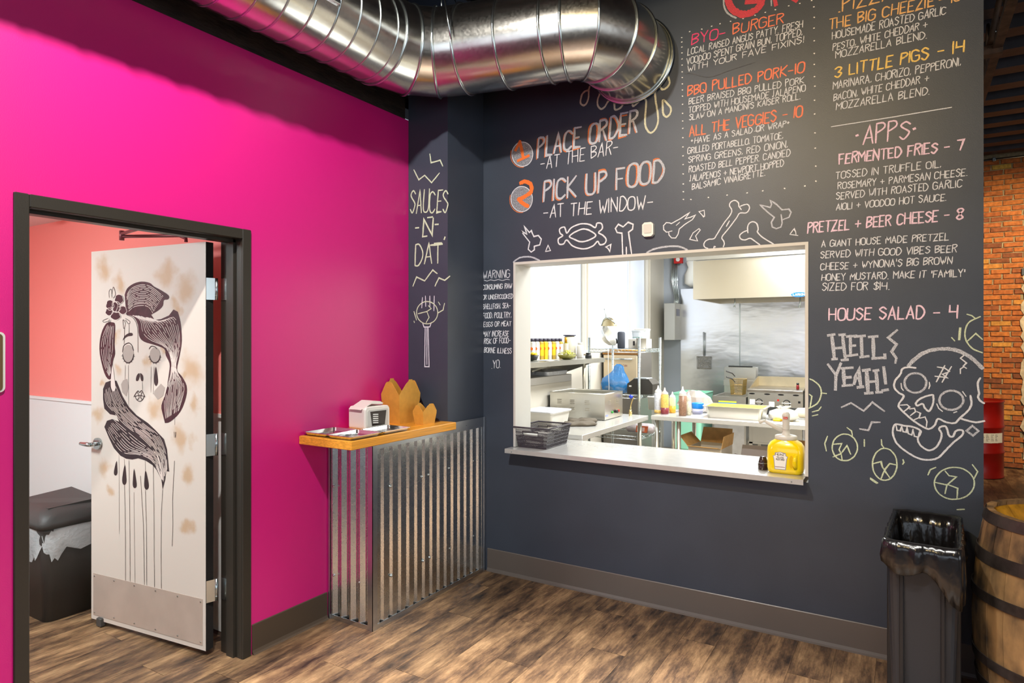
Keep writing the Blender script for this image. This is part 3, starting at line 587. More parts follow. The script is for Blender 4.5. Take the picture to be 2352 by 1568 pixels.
Z.lines([[(230, 225), (250, 405)], [(312, 225), (332, 410)], [(245, 325), (320, 320)], [(203, 230), (250, 222)], [(288, 225), (328, 222)], [(235, 408), (268, 405)], [(305, 414), (350, 410)], [(368, 232), (372, 382)], [(345, 237), (415, 232)], [(372, 307), (405, 305)], [(345, 382), (420, 372)],
          [(405, 238), (478, 232)], [(452, 240), (458, 392)], [(445, 392), (505, 384)], [(510, 240), (572, 236)], [(540, 240), (545, 400)], [(535, 402), (632, 395)], [(628, 372), (630, 400)]], WHB, 24, 'chalk_lettering', 'bold chalk words HELL')
Z.lines([[(203, 447), (265, 530)], [(298, 440), (262, 530)], [(262, 530), (258, 635)], [(318, 475), (325, 600)], [(305, 476), (385, 470)], [(330, 545), (372, 542)], [(312, 606), (382, 600)], [(398, 592), (428, 478), (450, 615)], [(402, 550), (440, 548)], [(425, 618), (465, 614)], [(492, 490), (502, 660)], [(560, 492), (575, 655)], [(505, 577), (570, 572)], [(465, 492), (515, 485)], [(545, 494), (578, 489)], [(482, 664), (535, 660)], [(565, 657), (605, 654)], [(620, 468), (635, 588)], [(612, 642), (650, 636)]], WHB, 25, 'chalk_lettering', 'bold chalk words YEAH!')
def hop(LL, lab): Z.lines(LL, GRN, 10, 'chalk_drawing', lab)
hop([Z.ell(328, 1068, 95, 100, jit=2), [(345, 920), (378, 945), (385, 980)], [(245, 1045), (305, 1040), (285, 1085), (300, 1115), (345, 1055), (372, 1120)], [(240, 1140), (300, 1115), (308, 1160)], [(198, 985), (178, 1040), (190, 1095)], [(475, 1010), (475, 1060)]], 'green chalk hop left of the jaw')
hop([Z.ell(628, 1195, 92, 120, jit=2), [(602, 1010), (605, 1050), (625, 1075)], [(538, 1192), (600, 1175), (610, 1215), (625, 1240), (665, 1190), (715, 1200)], [(600, 1305), (625, 1240), (665, 1295)], [(520, 1298), (575, 1335)], [(520, 1306), (568, 1338)], [(765, 1160), (772, 1180), (762, 1195)]], 'green chalk hop below the jaw')
hop([Z.ell(1150, 1338, 150, 120, jit=2), [(1285, 1198), (1325, 1250), (1300, 1300)], [(1080, 1245), (1110, 1280), (1165, 1290), (1095, 1350), (1005, 1330)], [(1095, 1350), (1080, 1415)], [(1095, 1345), (1175, 1375), (1170, 1450)], [(1010, 1218), (970, 1235), (952, 1275)], [(1170, 1535), (1225, 1533)]], 'large green chalk hop above the trash can')
hop([crom([(1345, 88), (1260, 130), (1230, 200), (1240, 270), (1290, 330), (1360, 358)]), [(1245, 70), (1280, 80), (1305, 100)], [(1250, 270), (1310, 215), (1360, 258)], [(1190, 172), (1182, 262)], [(1198, 172), (1190, 262)], [(1130, 245), (1152, 270)]], 'green chalk hop cut by the wall end')
hop([crom([(66, 555), (108, 578), (145, 620), (150, 680), (120, 740), (58, 775)]), [(62, 670), (82, 685), (68, 765)], [(150, 660), (190, 665)], [(85, 803), (130, 790), (150, 765)], [(85, 832), (125, 823)]], 'green chalk hop beside the window')
Z = Wb.fr(1100, 560, 3.137)
for r in [(30, 250, 222, 242, 58, 'WARNING'), (28, 330, 238, 318, 36, 'CONSUMING RAW'), (28, 400, 243, 392, 34, 'OR UNDERCOOKED'), (30, 470, 228, 460, 38, 'SHELLFISH, SEA-'), (30, 535, 232, 530, 40, 'FOOD, POULTRY,'), (35, 597, 232, 590, 36, 'EGGS OR MEAT'), (30, 667, 215, 665, 42, 'MAY INCREASE'), (38, 720, 230, 712, 40, 'RISK OF FOOD-'), (38, 782, 235, 790, 40, 'BORNE ILLNESS'), (92, 895, 155, 892, 60, '.YO.')]:
    Z.text(*r, WH, 5)
Z.lines([[(38, 262), (60, 268), (85, 258), (110, 265), (140, 256), (170, 264), (200, 255), (222, 258)]], WH, 4, 'chalk_lettering')
Wc = Wall(3.33, bpy.data.objects['wall_corner'])
Z = Wc.fr(920, 330, 2.96)
Z.lines([[(200, 70), (208, 130), (270, 112), (288, 152)], [(92, 178), (125, 245), (165, 215), (212, 265), (265, 200)], [(85, 968), (110, 905), (165, 932), (220, 858), (250, 882)], [(235, 967), (262, 912), (302, 928), (336, 900)]], GRN, 9, label='green chalk zigzags on the column')
Z.text(66, 474, 322, 468, 160, 'SAUCES', GRN, 9); Z.text(150, 632, 215, 622, 128, 'N', GRN, 12); Z.text(98, 828, 280, 805, 150, 'DAT', GRN, 10)
Z.lines([[(103, 573), (124, 571)], [(236, 549), (257, 547)], [(298, 650), (303, 635)], [(150, 632), (180, 628)], [(185, 502), (218, 498)], [(205, 690), (285, 682)]], GRN, 13, 'chalk_lettering')
Z.lines([Z.ell(182, 1148, 72, 76, jit=1), [(255, 1150), (290, 1130), (300, 1085)], [(258, 1075), (270, 1095)], [(92, 1140), (110, 1198)], [(92, 1205), (95, 1215)], [(120, 1155), (180, 1140), (210, 1120), (190, 1100)], [(180, 1140), (195, 1180), (175, 1215)]], GRN, 7, label='green chalk hop on a fork')
Z.lines([[(150, 1045), (145, 1115)], [(170, 1035), (172, 1105)], [(200, 1035), (200, 1105)], [(230, 1035), (227, 1135)], [(150, 1215), (160, 1245), (200, 1245), (210, 1215)], [(168, 1245), (165, 1515), (195, 1515), (188, 1245)], [(180, 1250), (180, 1500)]], WH, 7, label='white chalk fork on the column')
# ================================================================== DOOR
g = G()
FW = .05; pr = .012   # face width, proud of the wall
for y0, y1 in ((DY0-FW, DY0), (DY1, DY1+FW)): g.box((0, y0, 0), (pr, y1, DZ+FW), .003)
g.box((0, DY0, DZ), (pr, DY1, DZ+FW), .003)
g.box((-WT-pr, DY0-.03, 0), (.001, DY0, DZ+.03)); g.box((-WT-pr, DY1, 0), (.001, DY1+.03, DZ+.03)); g.box((-WT-pr, DY0, DZ), (.001, DY1, DZ+.03))
g.box((-.10, DY0, 0), (-.045, DY0+.014, DZ)); g.box((-.10, DY1-.014, 0), (-.045, DY1, DZ)); g.box((-.10, DY0, DZ-.014), (-.045, DY1, DZ))
struct(g.obj('trim_8', M['frame']), 'dark metal door frame')
H_ = Vector((-.172, 1.985, 0)); L_ = Vector((-1.075, 1.885, 0)); du = (L_-H_).normalized(); nrm = Vector((du.y, -du.x, 0))
if nrm.y > 0: nrm = -nrm
DWD = .905; DB, DT = .03, 2.08
def dpt(u, v, l=0.): return H_+du*u+Vector((0, 0, v))+nrm*(l)
def door_mat():
    m = bpy.data.materials.new('weathered door paint'); m.use_nodes = True; N = m.node_tree.nodes; L = m.node_tree.links; b = N['Principled BSDF']; b.inputs['Roughness'].default_value = .42
    geo = N.new('ShaderNodeNewGeometry')
    nz = N.new('ShaderNodeTexNoise'); nz.inputs['Scale'].default_value = 9; nz.inputs['Detail'].default_value = 5; L.new(geo.outputs['Position'], nz.inputs['Vector'])
    sub = N.new('ShaderNodeVectorMath'); sub.operation = 'MULTIPLY_ADD'; L.new(nz.outputs['Color'], sub.inputs[0]); sub.inputs[1].default_value = (.16, .16, .16); L.new(geo.outputs['Position'], sub.inputs[2])
    acc = None
    def zd(px, py):
        d = ray(px, py); A = H_-CAM; n2 = Vector((nrm.x, nrm.y, 0)); t = A.dot(n2)/d.dot(n2); return CAM+d*t
    for px, py, r in ((238, 620, .12), (275, 650, .10), (385, 630, .13), (430, 660, .14), (405, 700, .08), (440, 850, .16), (420, 860, .08), (448, 930, .09), (228, 950, .09), (270, 770, .06), (272, 850, .07), (330, 830, .07), (355, 940, .13), (410, 1000, .12), (435, 1090, .09), (430, 1210, .08), (240, 1070, .09), (250, 1120, .06), (232, 880, .05), (375, 800, .05), (440, 1010, .08)):
        p = zd(px, py)+Vector((.08, .08, .08)); ds = N.new('ShaderNodeVectorMath'); ds.operation = 'DISTANCE'; L.new(sub.outputs[0], ds.inputs[0]); ds.inputs[1].default_value = p
        mr = N.new('ShaderNodeMapRange'); mr.interpolation_type = 'SMOOTHSTEP'; L.new(ds.outputs['Value'], mr.inputs[0]); mr.inputs[1].default_value = r*.75; mr.inputs[2].default_value = r*.15; mr.inputs[3].default_value = 0; mr.inputs[4].default_value = .62
        if acc is None: acc = mr.outputs[0]
        else:
            mx = N.new('ShaderNodeMath'); mx.operation = 'MAXIMUM'; L.new(acc, mx.inputs[0]); L.new(mr.outputs[0], mx.inputs[1]); acc = mx.outputs[0]
    mc = N.new('ShaderNodeMix'); mc.data_type = 'RGBA'; L.new(acc, mc.inputs[0]); mc.inputs[6].default_value = (*c(206, 196, 186), 1); mc.inputs[7].default_value = (*c(178, 134, 80), 1)
    L.new(mc.outputs[2], b.inputs['Base Color']); return m
M['door'] = door_mat()
g = G()
vs = [dpt(0, DB), dpt(DWD, DB), dpt(DWD, DB)-nrm*.044, dpt(0, DB)-nrm*.044]
g.loft([vs, [v+Vector((0, 0, DT-DB)) for v in vs]]); g.m = [0,0,0,0,0,0]; door = struct(g.obj('door_1', M['door']), 'open painted door with a mural of a weeping woman')
def duv(px, py):
    d = ray(px, py); t = (H_-CAM).dot(nrm)/d.dot(nrm); p = CAM+d*t; q = p-H_; return (q.x*du.x+q.y*du.y, q.z)
def z1(P): return [(x/2.703, 420+y/2.703) for x, y in P]
def z2(P): return [(x/2.667, 980+y/2.667) for x, y in P]
dput = lambda o: (lambda u, v, l: dpt(u, v, o+l))
INK = mat('mural ink', c(46, 34, 38), .5, var=.25, vs=30); MAR = mat('mural maroon hair', c(64, 30, 38), .5, var=.25, vs=30); GRY = mat('mural grey wash', c(164, 152, 144), .5); LINE = mat('mural pale line', c(214, 200, 192), .55); BLK = mat('mural black line', c(50, 36, 38), .5)
def dfill(P, m, name='mural_shape', off=.0010, label=None):
    uv = [duv(*p) for p in P]; tri = tessellate_polygon([[Vector((u, v, 0)) for u, v in uv]])
    q = G(); q.add([dpt(u, v, off) for u, v in uv], [tuple(t) for t in tri]); o = q.obj(name, m, door)
    if label: o['label'] = label
    return o
def dlines(LL, m, wpx, name='mural_line', smooth=True, off=.0016, label=None):
    q = G(); wd = wpx*.00242
    for P in LL:
        cl = len(P) > 3 and P[0] == P[-1]; P = crom(P, 4, cl) if smooth else P
        ribbon(q, [duv(*p) for p in P], wd, dput(off), .12)
    o = q.obj(name, m, door)
    if label: o['label'] = label
    return o
top_hair = z1(crom([(775, 695), (790, 655), (830, 625), (880, 612), (930, 620), (957, 642), (1000, 665), (1048, 698), (1045, 722), (1018, 728), (1012, 762), (985, 790), (940, 818)], 3)+[(960, 850), (1000, 845), (1050, 822), (1078, 785)]+crom([(1105, 800), (1122, 870), (1130, 980), (1115, 1080), (1100, 1160), (1130, 1200), (1160, 1260), (1156, 1330), (1120, 1420), (1060, 1480), (1025, 1490)], 3)+
    crom([(1010, 1430), (1003, 1380), (1030, 1300), (1050, 1180), (1053, 1120), (1030, 1070), (1020, 1030), (960, 1005), (895, 985), (865, 950), (857, 880), (830, 832), (785, 818)], 3))
dfill(top_hair, MAR, 'mural_hair', label='dark maroon painted hair, crown and right side')
dfill(z1(crom([(660, 872), (700, 865), (716, 885), (712, 1000), (716, 1060), (702, 1110), (690, 1215), (658, 1200), (632, 1120), (618, 1030), (628, 940), (660, 872)], 3, True)), MAR, 'mural_hair', label='maroon painted hair left of the face')
low = [(237, 893), (243, 878), (254, 874), (268, 874), (281, 908), (296, 934), (314, 953), (340, 971), (356, 986), (377, 1008), (384, 1032), (389, 1083), (382, 1081), (380, 1100), (374, 1124), (371, 1100), (360, 1079), (351, 1068), (334, 1057), (318, 1052), (304, 1055), (290, 1053), (277, 1046), (262, 1029), (251, 1006), (240, 980), (246, 966), (258, 962), (274, 968), (268, 954), (253, 951), (240, 938), (237, 916)]
dfill(low, INK, 'mural_hair', label='black painted hair sweeping down to a point')
def strands(A, B, n, m=LINE, wd=1.15, dash=.75, seed=1):
    r_ = random.Random(seed); A = crom(A, 6); B = crom(B, 6); LL = []
    def at(P, t): k = t*(len(P)-1); i = min(int(k), len(P)-2); f = k-i; return (P[i][0]*(1-f)+P[i+1][0]*f, P[i][1]*(1-f)+P[i+1][1]*f)
    for j in range(n):
        s_ = (j+.5)/n+r_.uniform(-.15, .15)/n; t = r_.uniform(0, .08)
        while t < .97:
            l = r_.uniform(.12, .45)*dash+.05; e = min(t+l, .99); pts = []
            for i in range(7):
                u = t+(e-t)*i/6; a = at(A, u); b_ = at(B, u); pts.append((a[0]*(1-s_)+b_[0]*s_, a[1]*(1-s_)+b_[1]*s_))
            LL.append(pts); t = e+r_.uniform(.01, .05)
    return dlines(LL, m, wd, 'mural_strand', False, .0018)
strands(z1([(785, 700), (815, 650), (880, 625), (945, 640), (1020, 700)]), z1([(800, 800), (840, 770), (900, 765), (930, 780), (950, 812)]), 13, seed=2)
strands(z1([(800, 812), (868, 850), (885, 930), (930, 975), (1020, 1015), (1060, 1080), (1060, 1190), (1020, 1330), (1030, 1470)]), z1([(930, 835), (1010, 860), (1085, 830), (1115, 900), (1120, 1020), (1095, 1130), (1110, 1190), (1150, 1270), (1110, 1420)]), 17, seed=3, dash=.6)
strands(z1([(668, 880), (635, 960), (628, 1050), (650, 1140), (680, 1200)]), z1([(710, 885), (706, 960), (704, 1040), (690, 1100), (690, 1180)]), 7, seed=4)
strands([(240, 895), (243, 925), (262, 948), (285, 975), (330, 1010), (362, 1050), (376, 1110)], [(266, 882), (280, 915), (300, 945), (335, 975), (366, 1000), (382, 1040), (385, 1078)], 12, seed=5, dash=.5)
strands([(245, 985), (256, 1010), (280, 1040), (320, 1045), (350, 1060), (372, 1100)], [(262, 962), (290, 985), (320, 1010), (345, 1030), (365, 1050), (376, 1105)], 9, seed=6, dash=.5)
for cx_, cy_, rx_, ry_ in ((686, 758, 24, 32), (742, 722, 26, 30), (765, 790, 24, 26), (720, 825, 30, 26), (680, 800, 22, 24), (725, 770, 26, 34)):
    P = [(cx_+rx_*(1+.12*math.sin(a*5))*math.cos(a), cy_+ry_*math.sin(a)) for a in [2*PI*i/18 for i in range(18)]]
    dfill(z1(P), MAR, 'mural_flower', .0019+cx_*1e-7); dlines([z1(P+[P[0]])], LINE, 1.2, 'mural_line', False, .0024)
dlines([z1([(700, 745), (720, 735), (735, 760), (720, 800), (705, 790), (700, 745)]), z1([(690, 770), (705, 775)]), z1([(740, 770), (755, 760)])], LINE, 1.3, 'mural_line', True, .0027)
dlines([z1([(680, 712), (678, 675), (692, 660), (697, 712)]), z1([(695, 700), (705, 645), (718, 690), (705, 715)]), z1([(672, 840), (640, 855), (650, 865), (680, 855)]), z1([(680, 845), (678, 878), (690, 850)]), z1([(765, 850), (770, 905), (780, 870), (765, 850)]), z1([(780, 840), (808, 860), (800, 875), (780, 850)]), z1([(790, 820), (830, 840), (855, 900), (858, 1050)]), z1([(803, 880), (803, 935)]), z1([(775, 900), (772, 1000)])], BLK, 1.1, label='fine dark outlines of leaves and face')
dfill(z1(crom([(762, 978), (775, 950), (800, 932), (822, 932), (822, 948), (795, 952), (775, 965), (762, 978)], 3, True)), BLK, 'mural_eyebrow')
for cx_, cy_, rx_, ry_ in ((797, 1060, 34, 56), (963, 1068, 33, 48)):
    dfill(z1([(cx_+rx_*math.cos(a), cy_+ry_*math.sin(a)) for a in [2*PI*i/24 for i in range(24)]]), GRY, 'mural_eyelid')
    lash = [z1([(cx_+rx_*math.cos(a), cy_+ry_*math.sin(a)) for a in [math.radians(d_) for d_ in range(5, 176, 10)]])]
    dlines(lash, BLK, 2.6, 'mural_eyelash', False)
    dlines([z1([(cx_+rx_*math.cos(a), cy_+ry_*math.sin(a)), (cx_+(rx_+9)*math.cos(a), cy_+(ry_+9)*math.sin(a))]) for a in [math.radians(d_) for d_ in (15, 35, 55, 80, 105, 130, 150, 168)]], BLK, 1.2, 'mural_eyelash', False)
dlines([z1([(762, 1050), (770, 1010), (800, 993), (820, 1008), (830, 1040)]), z1([(928, 1030), (940, 1014), (962, 1016), (975, 1030)])], BLK, 1.8, 'mural_line')
for P in ([(845, 1225), (850, 1195), (865, 1180), (868, 1200), (858, 1228)], [(872, 1180), (888, 1195), (890, 1225), (880, 1230), (872, 1205)]): dfill(z1(crom(P+[P[0]], 3, True)), BLK, 'mural_nostril')
dlines([z1([(832, 1328), (845, 1305), (858, 1290), (868, 1300), (880, 1288), (892, 1308), (902, 1328)]), z1([(838, 1318), (850, 1345), (870, 1355), (888, 1342), (898, 1318)]), z1([(838, 1325), (868, 1318), (900, 1325)]), z1([(855, 1298), (865, 1330), (855, 1345)]), z1([(882, 1298), (875, 1330), (885, 1345)])], BLK, 1.5, 'mural_lips')
dfill(z1(crom([(968, 1140), (958, 1200), (958, 1240), (970, 1260), (982, 1240), (980, 1200), (968, 1140)], 3, True)), BLK, 'mural_teardrop')
dfill(z1(crom([(700, 1130), (690, 1240), (695, 1280), (708, 1293), (720, 1275), (716, 1240), (700, 1130)], 3, True)), LINE, 'mural_earring', .0022); dlines([z1([(697, 1120), (697, 1135)])], BLK, 2)
dfill(z1([(765, 1225), (790, 1215), (800, 1270), (785, 1325), (760, 1300), (752, 1250)]), GRY, 'mural_wash'); dfill(z1([(960, 1290), (1000, 1245), (1025, 1270), (1015, 1320), (980, 1345), (955, 1310)]), GRY, 'mural_wash')
for P in ([(715, 208), (700, 265), (700, 290), (710, 298), (720, 285), (720, 255)], [(766, 230), (750, 310), (752, 345), (764, 355), (775, 340), (775, 305)], [(822, 255), (814, 335), (816, 365), (826, 375), (838, 365), (836, 330)], [(892, 265), (884, 345), (888, 375), (900, 385), (912, 370), (910, 335)]):
    dfill(z2(crom(P+[P[0]], 3, True)), BLK, 'mural_drop')
dlines([z2([(792, 205), (795, 450), (798, 700), (799, 945)]), z2([(764, 355), (768, 500), (770, 700), (770, 940)]), z2([(940, 235), (945, 500), (946, 800), (948, 980)]), z2([(998, 385), (990, 530), (988, 800), (990, 988)]), z2([(1070, 208), (1058, 450), (1060, 600), (1056, 730)]), z2([(862, 300), (880, 600), (886, 965)]), z2([(892, 385), (898, 600), (900, 968)])], BLK, 1.15, 'mural_drip', False, label='thin black paint drips')
dlines([z2([(730, 170), (732, 655)]), z2([(762, 195), (764, 235)]), z2([(822, 400), (828, 955)]), z2([(890, 205), (892, 265)]), z1([(798, 1130), (800, 1390)]), z1([(780, 1130), (778, 1220)]), z1([(940, 1140), (938, 1300)]), z1([(958, 1140), (952, 1310)]), z1([(1088, 1440), (1086, 1500)]), z1([(885, 1235), (886, 1290)])], BLK, .8, 'mural_drip', False, label='fine faded paint drips')
dlines([z2([(1066, 30), (1070, 65)]), z2([(1074, 30), (1076, 66), (1080, 30)])], BLK, .9, 'mural_line', False)
g = G(); e_ = -du*.0012; vs = [dpt(0, DB)+e_, dpt(0, DB)+e_-nrm*.044, dpt(0, DB)-nrm*.044-du*.0002, dpt(0, DB)-du*.0002]
g.loft([vs, [v+Vector((0, 0, DT-DB)) for v in vs]]); g.obj('door_edge', M['blackmatte'], door)
# kick plate, closer stop, hinges, lever
g = G(); u0, u1 = .022, .885
vs = [dpt(u0, .055, .0), dpt(u1, .055, .0), dpt(u1, .055, .002), dpt(u0, .055, .002)]
g.loft([vs, [v+Vector((0, 0, .232)) for v in vs]]); g.obj('kick_plate', mat('dull kick plate', c(196, 180, 168), .42, .35, var=.06, vs=6), door, label='dull metal kick plate with small screws')
for i in range(6):
    for z_ in (.07, .272):
        p = dpt(u0+.012+(u1-u0-.024)*i/5, z_, .002); q = G(); q.smooth = True; q.cyl(p, p+nrm*.0025, .004, n=8); q.obj('screw', M['chrome'], door)
g = G(); p = dpt(.82, .03, .0); g.box((p.x-.022, p.y-.016, .004), (p.x+.022, p.y+.016, .05), .004); g.obj('door_stop', M['grey_plastic'], door)
for z_ in (1.86, 1.24, .62, .12)[:4]:
    if z_ == .12: continue
for z_ in (1.845, 1.06, .325):
    g = G(); a = dpt(0, z_)-nrm*.004; b_ = dpt(0, z_)-nrm*.04
    out = -du
    hp = Vector((-WT-.012, DY1-.004, z_))
    kn = Vector((-.158, 2.034, z_))
    g.cyl(kn+Vector((0, 0, -.055)), kn+Vector((0, 0, .055)), .0075, n=12)
    for e_ in (-.033, -.011, .011, .033): g.cyl(kn+Vector((0, 0, e_-.0008)), kn+Vector((0, 0, e_+.0008)), .0082, n=12)
    q = [dpt(0, z_-.055, -.001)+out*.0015, kn+Vector((0, 0, -.055)), kn+Vector((.0015, 0, -.055)), dpt(0, z_-.055, -.001)+out*.003]
    g.loft([q, [v+Vector((0, 0, .11)) for v in q]])
    g.box((kn.x, DY1-.003, z_-.055), (kn.x+.05, DY1, z_+.055))
    g.obj('hinge', M['chrome'], door)
p = dpt(.842, 1.012); g = G(); g.cyl(p, p+nrm*.012, .032, n=20); g.cyl(p+nrm*.012, p+nrm*.045, .011, n=12); 
hd = g.obj('door_handle', M['chrome'], door, label='satin lever handle')
g = G(); a = p+nrm*.048; g.tube([a, a+du*.025, a+du*.06, a+du*.088-nrm*.004], [.012, .012, .010, .009], 12); g.obj('lever', M['chrome'], hd)
# closer arm
p = ony(280, 540, 1.6)
g = G(); A = dpt(.31, DT, -.022)+Vector((0, 0, .012)); 
A = dpt(.17, DT, -.022)+Vector((0, 0, .012)); B = Vector((-.69, 1.85, 2.13)); E = Vector((-.172, 1.70, 2.105))
g.tube([A, A+Vector((0, 0, .018)), A+(B-A)*.10+Vector((0, 0, .03)), B], .009, 8); g.tube([B+Vector((0, 0, .014)), E+Vector((0, 0, .014))], .009, 8); g.cyl(B-Vector((0, 0, .02)), B+Vector((0, 0, .03)), .012, n=12)
tag(g.obj('door_closer', mat('closer arm enamel', c(120, 60, 66), .4, .4)), 'thin jointed door closer arm above the painted door', 'door closer')
# sign left of the door
t_ = thing('wall_sign', 'brown restroom sign with white rounded border left of the door', 'sign', (0, 1.03, 0))
pa = onx(10, 762, 0); pb = onx(10, 900, 0); 
y1 = pa.y; z1_, z0_ = pa.z, pb.z
g = G(); g.prism([(a-1.03, b_) for a, b_ in rrect(y1-.16, z0_, y1, z1_, .018)], .008, 'yz', .0); g.obj('border', M['cream'], t_)
g = G(); g.prism([(a-1.03, b_) for a, b_ in rrect(y1-.153, z0_+.006, y1-.008, z1_-.007, .013)], .0015, 'yz', .0082); g.obj('panel', mat('brown sign panel', c(96, 74, 44), .5), t_)
for py, x0 in ((837, .016), (855, .014)):
    g = G(); pp = onx(4, py, .0); g.box((.0098, y1-.05-1.03, pp.z-.003), (.0104, y1-x0-.012-1.03, pp.z+.003), .001); g.obj('raised_figure', M['cream'], t_)

# restroom trash can behind the door
def rr3(x0, y0, x1, y1, r, z, n=4): return [(a, b_, z) for a, b_ in rrect(x0, y0, x1, y1, r, n)]
t_ = thing('trash_can', 'dark grey swing-lid trash can with clear liner in the restroom', 'trash can', (-1.47, 1.90, 0))
cw, cd_ = .23, .185
g = G(); g.smooth = True
g.loft([rr3(-cw*.80, -cd_*.8, cw*.80, cd_*.8, .04, 0), rr3(-cw*.98, -cd_*.98, cw*.98, cd_*.98, .05, .56), rr3(-cw, -cd_, cw, cd_, .05, .58), rr3(-cw, -cd_, cw, cd_, .05, .60)]); g.obj('body', M['grey_plastic'], t_)
g = G(); g.smooth = True
g.loft([rr3(-cw*1.06, -cd_*1.06, cw*1.06, cd_*1.06, .05, .60), rr3(-cw*1.07, -cd_*1.07, cw*1.07, cd_*1.07, .05, .64), rr3(-cw*.95, -cd_*.95, cw*.95, cd_*.95, .08, .69), rr3(-cw*.6, -cd_*.75, cw*.7, cd_*.75, .08, .725)]); lid = g.obj('lid', M['grey_plastic'], t_)
g = G(); P = [(-.17, -.13, .712), (.17, -.13, .700), (.19, .13, .712), (-.14, .13, .740)]; g.loft([P, [(a, b_, z_+.018) for a, b_, z_ in P]]); g.obj('swing_flap', M['grey_plastic'], lid)
g = G(); g.smooth = True; rl = random.Random(9); n_ = 64
def skirt(k, z_, amp):
    out = []
    for i in range(n_):
        a = 2*PI*i/n_; x = math.copysign(abs(math.cos(a))**.45, math.cos(a))*cw*k; y = math.copysign(abs(math.sin(a))**.45, math.sin(a))*cd_*k
        r = 1+rl.uniform(-amp, amp); out.append((x*r, y*r, z_(i)))
    return out
hem = [rl.uniform(-.03, .03)+.03*math.sin(i*.6)-.05*math.exp(-((i-36)/4)**2) for i in range(n_)]
g.loft([skirt(1.04, lambda i: .602, 0), skirt(1.06, lambda i: .57, .02), skirt(1.06, lambda i: .50+hem[i]*.4, .035), skirt(1.05, lambda i: .44+hem[i], .04)], cap=False)
g.obj('bin_liner', mat('clear film', c(240, 244, 245), .15, alpha=.42, bump=.5, bs=60), t_)

for o_ in t_.children_recursive:
    pass
t_.scale = (1, 1, .89)
# ================================================================== COUNTER
CXF, CY0 = .340, 2.63
t_ = thing('service_counter', 'counter clad in corrugated galvanised metal between the walls', 'counter', (0, CY0, 0)); T0 = Vector((0, CY0, 0))
def corr(L, fl, sl, va, d):
    P = []; u = .010
    while u < L-.001:
        P += [(u, 0), (u+fl, 0), (u+fl+sl, d), (u+fl+sl+va, d)]; u += fl+2*sl+va
    return [(a, b_) for a, b_ in P if a <= L]
topZ = 1.055
# carcass
g = G(); g.box((.012, .02+CY0, .0), (CXF-.018, 3.326, 1.016)); g.obj('carcass', M['blackmatte'], t_, world=True)
# front panel: faces +x
g = G(); P = corr(BY-CY0-.02, .036, .0125, .011, .012)
g.loft([[(CXF-b_, CY0+.01+a, z_) for a, b_ in P] for z_ in (.02, 1.02)], cap=False, close=False); g.obj('corrugated_panel', M['galv'], t_, world=True, label='long corrugated metal front')
g = G(); P = corr(CXF-.03, .010, .027, .007, .016)
g.loft([[(.015+a, CY0+b_, z_) for a, b_ in P] for z_ in (.02, 1.018)], cap=False, close=False); g.obj('corrugated_panel', M['galv'], t_, world=True, label='short corrugated metal end')
# angle trims
def angle(name, boxes): 
    q = G()
    for a, b_ in boxes: q.box(a, b_)
    q.obj(name, M['zinc'], t_, world=True)
angle('corner_trim', [((CXF-.03, CY0-.004, 0), (CXF+.006, CY0-.001, 1.018)), ((CXF+.003, CY0-.004, 0), (CXF+.006, CY0+.035, 1.018))])
angle('base_trim', [((CXF+.0, CY0+.03, 0), (CXF+.004, BY-.002, .026)), ((.006, CY0-.003, 0), (CXF-.03, CY0+.0, .026))])
angle('wall_trim', [((.006, CY0-.006, 0), (.020, CY0-.001, 1.018))])
angle('end_trim', [((CXF, BY-.022, 0), (CXF+.006, BY-.002, topZ)), ((CXF, BY-.045, 0), (CXF+.003, BY-.022, topZ))])
angle('top_trim', [((CXF+.001, CY0+.03, .985), (CXF+.0045, BY-.022, topZ-.005)), ((CXF-.03, CY0+.03, topZ-.006), (CXF+.0045, BY-.022, topZ-.004))] if False else [((CXF+.001, CY0+.03, .988), (CXF+.0045, BY-.022, 1.018)), ((CXF+.001, 3.33, 1.018), (CXF+.0045, BY-.022, topZ))])
for px, py in ((897, 1117), (969, 1095), (984, 1090), (1031, 1075), (1087, 1058), (899, 1322), (972, 1288), (987, 1280), (1033, 1259), (1088, 1230)):
    p = onx(px, py, CXF); q = G(); q.smooth = True; q.cyl(p-Vector((.01, 0, 0)), p+Vector((.001, 0, 0)), .008, n=10); q.ball(p+Vector((.001, 0, 0)), .006, 10, 6); q.obj('screw', M['chrome'], t_, world=True)
for px, py in ((766, 1117), (825, 1124), (766, 1321), (825, 1337)):
    p = ony(px, py, CY0); q = G(); q.cyl(p+Vector((0, .012, 0)), p-Vector((0, .001, 0)), .007, n=10); q.ball(p, .005, 10, 6); q.obj('screw', M['chrome'], t_, world=True)
# bar top
wood = mat('honey pine plank', c(226, 156, 52), .32, bump=.06, bs=40, var=.18, vs=4, stretch=(14, 1.2, 60), coat=.2)
g = G(); g.box((.001, 2.42, 1.020), (.395, 3.328, 1.066), .003); tag(g.obj('bar_top', wood), 'thick honey-coloured wooden plank top on the corrugated counter', 'countertop')
BT = 1.066
